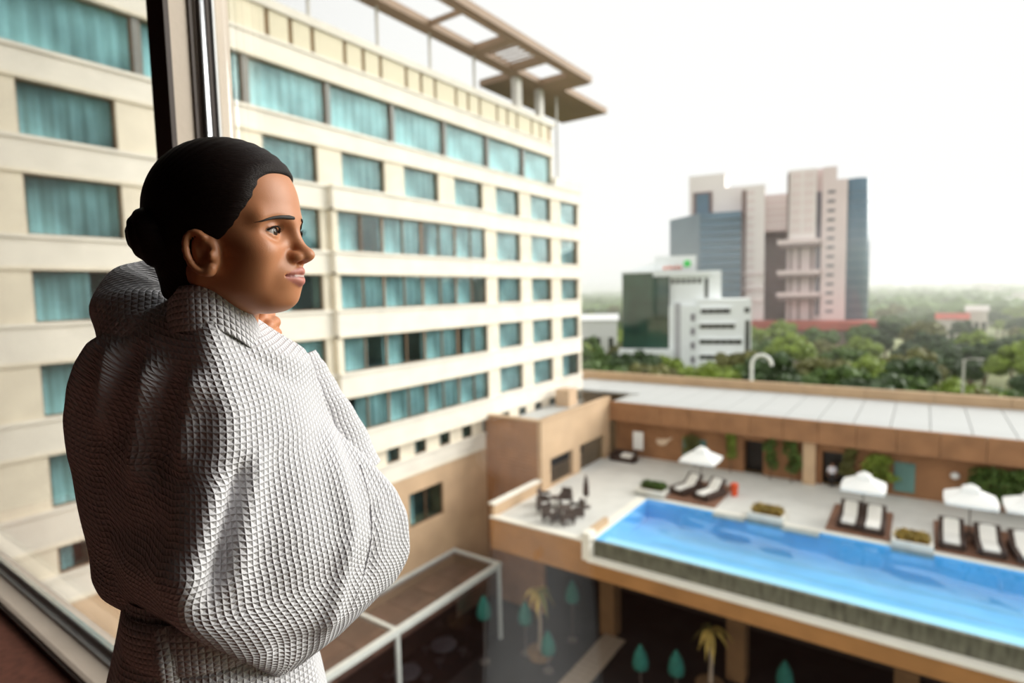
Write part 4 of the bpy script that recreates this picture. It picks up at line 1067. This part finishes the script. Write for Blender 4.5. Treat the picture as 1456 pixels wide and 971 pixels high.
# ---- eyes, brows, lashes -------------------------------------------
pmat('eye_white', (.50, .46, .43), .15, .03, 40); pmat('iris', (.045, .022, .012), .1, .3, 300); pmat('pupil', (.004, .004, .004), .08, .1, 10)
pmat('brow_hair', (.016, .010, .008), .6, .3, 200)
def sph(c, r, n=20, m=12, a0=0, a1=math.pi, axis=None):
    ax = Vector(axis or (0, 0, 1)).normalized(); x = ax.orthogonal().normalized(); y = ax.cross(x); V = []; Fs = []
    for i in range(m+1):
        th = a0+(a1-a0)*i/m
        for k in range(n):
            ph = 2*math.pi*k/n; V.append(Vector(c)+(ax*math.cos(th)+(x*math.cos(ph)+y*math.sin(ph))*math.sin(th))*r)
    for i in range(m):
        for k in range(n): a = i*n+k; b = i*n+(k+1) % n; Fs.append((a, a+n, b+n, b))
    return np.array([v[:] for v in V]), np.array(Fs)
def headpart(name, V, Fs, mat, parent=PERSON, label=None): return np_mesh(name, L2P(fromH(V)), Fs, mat, parent, label=label)
for s in (1, -1):
    c = (EYE[0], s*EYE[1], EYE[2]); V, Fs = sph(c, ER); e = headpart('eye', V, Fs, 'eye_white')
    V, Fs = sph(c, ER+.0003, 20, 5, 0, .48, (1, -.10, -.02)); headpart('iris', V, Fs, 'iris', e)
    V, Fs = sph(c, ER+.0005, 16, 3, 0, .18, (1, -.10, -.02)); headpart('pupil', V, Fs, 'pupil', e)
def ribbon(name, P, wid, nrm, mat, th=.0012):
    V = []; Fs = []; n = len(P)
    for i, p in enumerate(P):
        p = Vector(p); t = (Vector(P[min(i+1, n-1)])-Vector(P[max(i-1, 0)])).normalized(); nn = Vector(nrm[i]).normalized(); w = t.cross(nn).normalized()
        for k in range(8):
            a = 2*math.pi*k/8; V.append(tuple(p+w*math.cos(a)*wid[i]+nn*math.sin(a)*th))
    for i in range(n-1):
        for k in range(8): a = i*8+k; b = i*8+(k+1) % 8; Fs.append((a, b, b+8, a+8))
    return headpart(name, np.array(V), np.array(Fs), mat)
def face_a(b, c):
    """front surface of the face at lateral b, height c (head frame), read back from the body mesh"""
    m = np.where((a_ > .03), (b_-b)**2+(c_-c)**2, 9); return float(np.mean(a_[np.argsort(m)[:6]]))
for s in (1, -1):
    P = []; W = []; N = []
    for i in range(12):
        t = i/11; b = s*(.0100+.044*t); c = .1022+.0070*math.sin(t*2.3)-.0150*t; P.append((face_a(b, c)+.0004, b, c)); W.append(.0026*(1-t)**.5*(.75+.5*min(1, t*4)) if t < .99 else .0003); N.append((1, s*.75*t, .1))
    ribbon('eyebrow', P, W, N, 'brow_hair', .0011)
    P = []; W = []; N = []
    for i in range(11):
        t = -1+2*i/10; b = s*EYE[1]+.0125*t; c = EYE[2]+.0058*(1-t*t)+.0009*t*s; aa = EYE[0]+math.sqrt(max(0, (ER+.0022)**2-(b-s*EYE[1])**2-(c-EYE[2])**2)); P.append((aa+.0008, b, c)); W.append(.0016); N.append((.6, 0, 1))
    ribbon('eyelash', P, W, N, 'brow_hair', .0010)
    for k in range(9):
        t = -1+2*k/8; b = s*EYE[1]+.0122*t; c = EYE[2]+.0052*(1-t*t); aa = EYE[0]+math.sqrt(max(0, (ER+.0025)**2-(b-s*EYE[1])**2-(c-EYE[2])**2))
        ribbon('eyelash', [(aa, b, c), (aa+.0035, b+.0012*t, c+.0012), (aa+.0060, b+.0022*t, c+.0034)], [.0004, .0003, .0001], [(0, 1, 0)]*3, 'brow_hair', .0003)
# gold ear stud
V, Fs = sph((.0250, .0712, .0365), .0021, 10, 6); pmat('stud_metal', (.55, .42, .25), .25, .05, 9, metal=1.0); headpart('ear_stud', V, Fs, 'stud_metal', label='tiny metal ear stud')

# ---- hair -----------------------------------------------------------
hx = np.arange(-.135, .125, .0018)
hf = Field(hx, np.arange(-.10, .105, .0018), np.arange(-.075, .225, .0018))
G = np.stack(np.meshgrid(*hf.ax, indexing='ij'), -1); q = toH(G)
d = ell(q, (.000, 0, .113), (.0925, .0765, .0935)); d = smin(d, ell(q, (.028, 0, .132), (.0640, .0650, .0610)), .03)
d = smin(d, cap(q, (-.030, 0, .07), (-.026, 0, -.012), .051, .0475), .03)
cz = np.array([-.08, .0, .03, .050, .062, .069, .074, .083, .100, .119, .132, .144, .154, .164, .182, .25])
hz = np.array([.000, .002, .004, .006, .010, .038, .046, .054, .062, .071, .074, .076, .079, .090, .13, .2])
edge = np.interp(q[..., 2], cz, hz)+.004*np.sin(q[..., 2]*260)*0
# the hairline sweeps forward at the middle of the forehead only above the temples
edge = edge+np.where(q[..., 2] > .10, .20*np.clip(.055-np.abs(q[..., 1]), 0, .055)*np.clip((q[..., 2]-.146)/.012, 0, 1)*.4, 0)
edge = edge+np.clip((.05-np.abs(q[..., 1]))*.0, 0, 1)
d = smax(d, (q[..., 0]-edge)*.62, .010)
d = smax(d, (.002-q[..., 2])*.9, .012)
# combed grooves
ang = np.arctan2(q[..., 2]-.085, q[..., 0]+.10); d = d+.0005*np.sin(ang*95+q[..., 1]*40)*np.clip(1-np.abs(q[..., 1])/.11, .3, 1)
hf.F = d.astype(np.float32)
V, Q = surface_nets(hf.F, *hf.ax)
hair = bpy.data.materials.new('hair'); hair.use_nodes = True; nt = hair.node_tree; bs = nt.nodes['Principled BSDF']
bs.inputs['Base Color'].default_value = (.0085, .0055, .0050, 1); bs.inputs['Roughness'].default_value = .5; bs.inputs['Specular IOR Level'].default_value = .14
tc = nt.nodes.new('ShaderNodeTexCoord'); mp = nt.nodes.new('ShaderNodeMapping'); mp.inputs['Scale'].default_value = (60, 900, 900); mp.inputs['Rotation'].default_value = (0, R(35), R(-15))
nt.links.new(tc.outputs['Object'], mp.inputs[0]); nz = nt.nodes.new('ShaderNodeTexNoise'); nz.inputs['Scale'].default_value = 1.0; nt.links.new(mp.outputs[0], nz.inputs['Vector'])
bp = nt.nodes.new('ShaderNodeBump'); bp.inputs['Distance'].default_value = .0012; bp.inputs['Strength'].default_value = .8; nt.links.new(nz.outputs['Fac'], bp.inputs['Height']); nt.links.new(bp.outputs[0], bs.inputs['Normal'])
cr = nt.nodes.new('ShaderNodeValToRGB'); cr.color_ramp.elements[0].color = (.005, .003, .003, 1); cr.color_ramp.elements[1].color = (.018, .010, .008, 1); nt.links.new(nz.outputs['Fac'], cr.inputs[0]); nt.links.new(cr.outputs[0], bs.inputs['Base Color'])
MATS['hair'] = hair
HAIR = np_mesh('hair', L2P(V), Q, 'hair', PERSON, label='sleek black hair combed back')
# bun: a coiled knot low at the back of the head
bfv = Field(np.arange(-.135, -.03, .0022), np.arange(-.07, .075, .0022), np.arange(.02, .14, .0022))
G = np.stack(np.meshgrid(*bfv.ax, indexing='ij'), -1)
d = ell(G, (-.074, .004, .084), (.0275, .040, .034)); 
d = smin(d, ell(G, (-.060, .004, .062), (.018, .030, .022)), .02)
rr = np.sqrt(((G[..., 1]-.004)/1.15)**2+(G[..., 2]-.082)**2); th = np.arctan2(G[..., 2]-.082, G[..., 1]-.004)
d = d+.0007*np.sin(rr*520+th*1.0)
V, Q = surface_nets(d.astype(np.float32), *bfv.ax); np_mesh('hair_bun', L2P(V), Q, 'hair', HAIR, label='low coiled hair bun')

# ---- robe -----------------------------------------------------------
robe = bpy.data.materials.new('waffle_cotton'); robe.use_nodes = True; nt = robe.node_tree; bs = nt.nodes['Principled BSDF']
bs.inputs['Roughness'].default_value = .95; bs.inputs['Specular IOR Level'].default_value = .1
bs.inputs['Base Color'].default_value = (.75, .74, .77, 1)
uvn = nt.nodes.new('ShaderNodeUVMap'); uvn.uv_map = 'UVMap'; sep = nt.nodes.new('ShaderNodeSeparateXYZ'); nt.links.new(uvn.outputs[0], sep.inputs[0])
def mth(op, a, b=None):
    n = nt.nodes.new('ShaderNodeMath'); n.operation = op
    for i, v in enumerate((a, b)):
        if v is None: continue
        if isinstance(v, (int, float)): n.inputs[i].default_value = v
        else: nt.links.new(v, n.inputs[i])
    return n.outputs[0]
CELL = .0080
def ridge(sock):
    f = mth('FRACT', mth('DIVIDE', sock, CELL)); e = mth('ABSOLUTE', mth('SUBTRACT', f, .5)); return mth('MULTIPLY', e, 2.0)   # 0 mid cell, 1 at the rib
rx_, ry_ = ridge(sep.outputs[0]), ridge(sep.outputs[1])
hgt = mth('POWER', mth('MAXIMUM', rx_, ry_), 1.9)
fine = nt.nodes.new('ShaderNodeTexNoise'); fine.inputs['Scale'].default_value = 900; fine.inputs['Detail'].default_value = 3; nt.links.new(uvn.outputs[0], fine.inputs['Vector'])
hh = mth('ADD', hgt, mth('MULTIPLY', fine.outputs['Fac'], .25))
bp = nt.nodes.new('ShaderNodeBump'); bp.inputs['Distance'].default_value = .0032; bp.inputs['Strength'].default_value = .85; nt.links.new(hh, bp.inputs['Height']); nt.links.new(bp.outputs[0], bs.inputs['Normal'])
MATS['waffle'] = robe
ROBE = None
def arcs(P):
    """P (rows, cols, 3) -> uv from arc lengths along rows and columns"""
    du = np.linalg.norm(np.diff(P, axis=1), axis=2); dv = np.linalg.norm(np.diff(P, axis=0), axis=2)
    u = np.concatenate([np.zeros((P.shape[0], 1)), np.cumsum(du, 1)], 1); u -= u[:, [P.shape[1]//2]]
    v = np.concatenate([np.zeros((1, P.shape[1])), np.cumsum(dv, 0)], 0); return np.stack([u, v], -1)
def grid_faces(nr, nc, close=False):
    r, c = np.meshgrid(np.arange(nr-1), np.arange(nc-1), indexing='ij'); a = r*nc+c; return np.stack([a, a+nc, a+nc+1, a+1], -1).reshape(-1, 4)
def sheet(name, P, parent=None, mat='waffle', label=None, uv=None, flip=False):
    parent = parent or ROBE; uv = arcs(P) if uv is None else uv; f = grid_faces(P.shape[0], P.shape[1])
    if flip: f = f[:, ::-1]
    return np_mesh(name, L2P(P.reshape(-1, 3)), f, mat, parent, uv=uv.reshape(-1, 2), label=label)

# the robe top is lofted through closed rings: left edge, crest of the back, elbow edge, wrap front
def tab(pairs, k=1.0):
    p = np.array(sorted(pairs)); return p[:, 0]*k, p[:, 1]*k
NR, SEG = 340, 46
ww = np.concatenate([np.linspace(.010, -.10, 80), np.linspace(-.10, -.44, 170)[1:], np.linspace(-.44, -.508, 92)[1:]])[:NR]
def curve(pairs, k=1.0, sm=9):
    x, y = tab(pairs, k); v = np.interp(ww, x, y); ker = np.hanning(sm+2)[1:-1]; ker /= ker.sum()
    return np.convolve(np.pad(v, sm//2, mode='edge'), ker, 'valid')
def sc(k, pairs): return [(x*k, y*k) for x, y in pairs]
uL = curve(sc(1.085, [(.02, -.045), (.0, -.062), (-.02, -.105), (-.045, -.146), (-.07, -.160), (-.10, -.172), (-.14, -.180), (-.19, -.181), (-.24, -.176), (-.29, -.169), (-.34, -.164)]) + [(-.392, -.166), (-.404, -.148), (-.414, -.122), (-.421, -.075), (-.428, -.055), (-.445, -.042), (-.478, -.011), (-.51, .02)])
uR = curve(sc(1.045, [(.02, .010), (.0, .022), (-.02, .036), (-.045, .066), (-.07, .100), (-.10, .112), (-.14, .122), (-.19, .138), (-.24, .180), (-.29, .219), (-.325, .234), (-.34, .236), (-.39, .235)]) + [(-.424, .236), (-.441, .220), (-.465, .172), (-.488, .122), (-.51, .065)])
vL = curve([(.02, -.02), (-.02, -.040), (-.045, -.050), (-.10, -.062), (-.16, -.080), (-.22, -.090), (-.34, -.078), (-.40, -.050), (-.43, .005), (-.455, .030), (-.485, .035), (-.51, .035)])
vR = curve([(.02, -.03), (-.07, -.055), (-.14, -.065), (-.19, -.060), (-.24, -.045), (-.34, -.030), (-.41, -.028), (-.45, -.015), (-.485, .015), (-.51, .03)])
uC = curve([(.02, -.014), (-.045, -.020), (-.07, -.022), (-.10, -.018), (-.135, -.010), (-.18, -.018), (-.22, -.034), (-.27, -.049), (-.32, -.060), (-.375, -.056), (-.42, -.022), (-.45, .004), (-.485, .030), (-.51, .04)], 1, 15)
vC = curve([(.02, .036), (-.02, .055), (-.045, .064), (-.07, .070), (-.10, .077), (-.14, .086), (-.19, .096), (-.24, .104), (-.29, .110), (-.34, .113), (-.39, .110), (-.42, .102), (-.455, .086), (-.485, .064), (-.51, .04)], 1, 15)
vF = curve([(.02, -.055), (-.02, -.10), (-.05, -.150), (-.10, -.182), (-.39, -.182), (-.42, -.13), (-.45, -.070), (-.485, -.02), (-.51, .015)], 1, 15)
def ringpts(i):
    l, r, c = uL[i], uR[i], uC[i]
    return np.array([((l+r)*.5, vF[i]), (l+.22*(r-l), vF[i]+.012), (l+.012, vL[i]*.55+vF[i]*.45), (l, vL[i]),
                     (l+.30*(c-l), vL[i]+.26*(vC[i]-vL[i])), (l+.68*(c-l), vL[i]+.66*(vC[i]-vL[i])), (c, vC[i]),
                     (c+.30*(r-c), vC[i]-.11*(vC[i]-vR[i])), (c+.66*(r-c), vC[i]-.42*(vC[i]-vR[i])), (c+.90*(r-c), vC[i]-.78*(vC[i]-vR[i])), (r, vR[i]),
                     (r-.018, vR[i]*.5+vF[i]*.5), (l+.80*(r-l), vF[i]+.012)])
def catmull(P, m):
    n = len(P); t = np.linspace(0, 1, m, endpoint=False)[:, None]; out = []
    for k in range(n):
        p0, p1, p2, p3 = P[(k-1) % n], P[k], P[(k+1) % n], P[(k+2) % n]
        out.append(.5*((2*p1)+(-p0+p2)*t+(2*p0-5*p1+4*p2-p3)*t*t+(-p0+3*p1-3*p2+p3)*t**3))
    out = np.concatenate(out); return np.concatenate([out, out[:1]])
PR = np.zeros((len(ww), 13*SEG+1, 3))
for i in range(len(ww)):
    PR[i, :, :2] = catmull(ringpts(i), SEG); PR[i, :, 2] = ww[i]
# smooth gently across the rings
for _ in range(6): PR[1:-1] = (PR[:-2]+2*PR[1:-1]+PR[2:])/4
dn = np.gradient(PR, axis=1); nrm = np.stack([dn[..., 1], -dn[..., 0], 0*dn[..., 0]], -1); nrm /= np.linalg.norm(nrm, axis=-1, keepdims=True)+1e-9
if nrm[200, 6*SEG, 1] < 0: nrm = -nrm
back = np.clip((PR[..., 1]+.10)/.06, 0, 1)
def crease(p, q, wid, amp, skew=0.0):
    """soft ridge (amp > 0) or groove along a line in (u, w) on her back"""
    p = np.array(p); q = np.array(q); d = q-p; L = np.linalg.norm(d); d = d/L; X = PR[..., 0]-p[0]; Z = PR[..., 2]-p[1]
    t = (X*d[0]+Z*d[1])/L; s = X*d[1]-Z*d[0]; s = s*(1+skew*np.sign(s)); e = np.clip(np.minimum(t/.22, (1-t)/.30), 0, 1); e = e*e*(3-2*e)
    return amp*np.exp(-(s/wid)**2)*e*back
disp = crease((-.122, -.035), (-.150, -.180), .012, .015) + crease((-.075, -.055), (-.112, -.245), .014, .017) + crease((-.030, -.075), (-.062, -.215), .014, .011)
disp += crease((-.098, -.045), (-.130, -.200), .009, -.008) + crease((-.050, -.070), (-.085, -.230), .012, -.009)
disp += crease((.014, -.185), (-.040, -.365), .0085, -.012) + crease((.034, -.165), (-.012, -.375), .014, .007) + crease((-.012, -.190), (-.068, -.380), .012, .007)
disp += crease((.118, -.165), (.150, -.345), .016, .009) + crease((.150, -.300), (.085, -.500), .014, .009) + crease((.085, -.120), (.060, -.430), .030, .005) + crease((.185, -.290), (.160, -.420), .010, -.005)
disp += crease((-.150, -.350), (-.02, -.300), .022, .006) + crease((-.16, -.30), (-.06, -.26), .020, -.005) + crease((.02, -.44), (.13, -.46), .016, -.005)
disp += crease((.02, -.040), (.125, -.110), .012, .004) + crease((.00, -.050), (.105, -.135), .010, -.003)
g1 = np.sin(PR[..., 0]*48+PR[..., 2]*30)*np.sin(PR[..., 2]*27-PR[..., 0]*19); disp += .0012*g1
PR = PR+nrm*disp[..., None]
uv = arcs(PR); uv[..., 0] += 0
uv[..., 0] -= uv[:, [7*SEG], 0]
ROBE = sheet('robe', PR, PERSON, label='white waffle cotton bathrobe', uv=uv)

# turned-up cuff lying over the right elbow
def loftring(fn, nr, nc, t0=-math.pi, t1=math.pi):
    return np.array([[fn(i/(nr-1), t0+(t1-t0)*j/(nc-1)) for j in range(nc)] for i in range(nr)])
def tube_grid(path, rad, nc=64, flat=1.0, wrinkle=0.0, seed=0):
    path = np.array(path, float); n = len(path); P = np.zeros((n, nc, 3)); up = np.array([0, 1.0, 0])
    for i in range(n):
        d = path[min(i+1, n-1)]-path[max(i-1, 0)]; d /= np.linalg.norm(d); x = np.cross(d, up); x /= np.linalg.norm(x); y = np.cross(x, d)
        for j in range(nc):
            a = -math.pi+2*math.pi*j/(nc-1); r = rad[i]*(1+wrinkle*(math.sin(3*a+i*.35+seed)+.7*math.sin(i*.9+2*a+seed)))
            P[i, j] = path[i]+x*math.cos(a)*r+y*math.sin(a)*r*flat
    return P
def spline(pts, n):
    pts = np.array(pts, float); k = np.linspace(0, 1, len(pts)); t = np.linspace(0, 1, n)
    out = np.stack([np.interp(t, k, pts[:, c]) for c in range(pts.shape[1])], 1)
    for _ in range(int(n*.8)): out[1:-1] = (out[:-2]+2*out[1:-1]+out[2:])/4
    return out
# left sleeve: raised forearm crossing behind the head
q = spline([(-.075, -.060, -.075, .060), (-.105, -.095, -.030, .060), (-.110, -.125, .004, .052), (-.085, -.140, .020, .048), (-.045, -.150, .022, .044), (-.018, -.156, .014, .042)], 46)
sheet('sleeve', tube_grid(q[:, :3], q[:, 3], 72, 1.0, .035, 1), label='raised left sleeve')
q = spline([(-.022, -.155, .014, .046), (-.008, -.158, .012, .047), (.004, -.160, .010, .046)], 10)
sheet('cuff', tube_grid(q[:, :3], q[:, 3], 60, 1.0, .02, 3))
# right sleeve end on the forearm raised in front of her shoulder
q = spline([(.165, -.085, -.285, .056), (.142, -.098, -.215, .052), (.116, -.108, -.155, .046), (.098, -.112, -.112, .042), (.092, -.114, -.095, .040)], 40)
sheet('sleeve', tube_grid(q[:, :3], q[:, 3], 72, 1.0, .02, 2), label='right sleeve end in front of the shoulder')
# collar band standing round the neck and running down to the wrap front
NCb = 160
def collar(rad, dz, h0, h1, rows=10):
    P = np.zeros((rows, NCb, 3))
    for j in range(NCb):
        a = R(-165)+R(330)*j/(NCb-1); front = (1-math.cos(a))/2
        for i in range(rows):
            t = i/(rows-1); r = 1+.03*math.sin(t*math.pi)
            u = -.013+math.sin(a)*(rad+.007*(1-t))*r+.004; v = -.012+math.cos(a)*(rad+.008+.010*(1-t))*r-.014*front
            w = -.048+.056*t+dz+.012*math.cos(a)-.040*max(0, math.sin(a))**1.5-.075*front**3-.004*math.sin(a)
            P[i, j] = (u, v, w)
    return P
Pc = collar(.053, 0, 0, 0); inner = Pc[::-1].copy(); inner[..., :2] = (inner[..., :2]-np.array([-.008, -.014]))*.90+np.array([-.008, -.014]); inner[..., 2] -= .002
sheet('collar', np.concatenate([Pc, inner], 0), label='standing robe collar')
# belt with its tied loop and the skirt below it
def ringsheet(prof, nc=220, fold=0.0, nf=9, seed=0):
    P = np.zeros((len(prof), nc, 3))
    for i, (cu, cv, ru, rv, w) in enumerate(prof):
        for j in range(nc):
            a = -math.pi+2*math.pi*j/(nc-1); f = 1+fold*min(1, i/8)*(math.sin(nf*a+seed+i*.01)+.6*math.sin((nf*2-3)*a+1+seed))
            P[i, j] = (cu+math.sin(a)*ru*f, cv+math.cos(a)*rv*f, w)
    return P
prof = spline([(-.030, -.045, .108, .095, -.385), (-.036, -.048, .118, .104, -.46), (-.036, -.050, .142, .118, -.55), (-.034, -.05, .165, .135, -.75), (-.03, -.05, .185, .15, -.98), (-.03, -.05, .20, .165, -1.20)], 120)
sheet('skirt', ringsheet(prof, 260, .018, 7, .5), label='robe skirt below the belt')
prof = spline([(-.030, -.040, .106, .105, -.465), (-.030, -.040, .115, .114, -.460), (-.030, -.038, .117, .116, -.430), (-.030, -.038, .115, .114, -.402), (-.030, -.04, .106, .104, -.398)], 26)
sheet('belt', ringsheet(prof, 200, .006, 5, 2), label='tied waffle belt')
for s, e in (((-.088, .050, -.398), (-.084, .054, -.470)),):
    q = spline([(*s, .010), ((s[0]+e[0])/2, s[1]+.016, (s[2]+e[2])/2, .013), (*e, .010)], 16)
    sheet('belt_loop', tube_grid(q[:, :3], q[:, 3], 20, .5))
# sleeve seam stitched down the right cuff
_b = (PR[..., 1] > -.06).ravel(); _P = PR.reshape(-1, 3)[_b]; _N = nrm.reshape(-1, 3)[_b]; sp = []
for p in spline([(.172, -.250), (.180, -.300), (.178, -.355), (.150, -.415), (.112, -.470)], 36):
    k = np.argmin((_P[:, 0]-p[0])**2+(_P[:, 2]-p[1])**2); sp.append(_P[k]+_N[k]*.0006)
sp = np.array(sp)
for _ in range(8): sp[1:-1] = (sp[:-2]+2*sp[1:-1]+sp[2:])/4
sheet('sleeve_seam', tube_grid(sp, np.full(len(sp), .0016), 10), label='stitched sleeve seam')

# ------------------------------------------------------------------ the small figure in the pool house doorway
GU = thing('person', 'distant person in a white shirt and dark trousers standing in a dark doorway', 'person', (-4.75, 43.25, TZ), R(200))
gf = Field(np.arange(-.42, .43, .014), np.arange(-.25, .26, .014), np.arange(-.03, 1.76, .014))
def gadd(fn): 
    G = np.stack(np.meshgrid(*gf.ax, indexing='ij'), -1); gf.F = smin(gf.F, fn(G).astype(np.float32), .05)
gadd(lambda P: ell(P, (0, .01, 1.56), (.078, .095, .115))); gadd(lambda P: cap(P, (0, 0, 1.36), (0, .01, 1.50), .05))
gadd(lambda P: ell(P, (0, 0, 1.20), (.19, .11, .22))); gadd(lambda P: ell(P, (0, 0, .95), (.16, .11, .16)))
for sx in (-1, 1):
    gadd(lambda P: cap(P, (sx*.19, 0, 1.34), (sx*.25, -.01, 1.06), .052, .042)); gadd(lambda P: cap(P, (sx*.25, -.01, 1.06), (sx*.24, .06, .82), .04, .03)); gadd(lambda P: cap(P, (sx*.24, .06, .82), (sx*.235, .08, .72), .034, .018))
    gadd(lambda P: cap(P, (sx*.085, 0, .88), (sx*.09, .01, .48), .085, .06)); gadd(lambda P: cap(P, (sx*.09, .01, .48), (sx*.095, -.01, .08), .058, .042)); gadd(lambda P: cap(P, (sx*.095, -.03, .045), (sx*.11, .15, .035), .045, .035))
    gadd(lambda P: ell(P, (sx*.028, .10, 1.57), (.012, .01, .010)))
gadd(lambda P: cap(P, (0, .095, 1.56), (0, .115, 1.53), .012, .016))
V, Q = surface_nets(gf.F, *gf.ax)
tint = np.ones((len(V), 4), np.float32)*np.array([.42, .20, .11, 1]); z = V[:, 2]
tint[(z < .93), :3] = (.02, .02, .025); tint[(z >= .93) & (z < 1.42) & ~((np.abs(V[:, 0]) > .2) & (z < 1.05)), :3] = (.80, .78, .85); tint[(z < .83) & (np.abs(V[:, 0]) > .2), :3] = (.42, .20, .11)
np_mesh('body', V, Q, 'skin', GU, tint=tint)
V, Fs = sph((0, -.012, 1.60), .105, 16, 10, 0, 1.9, (0, -.35, 1)); np_mesh('hair', V, Fs, 'hair', GU)
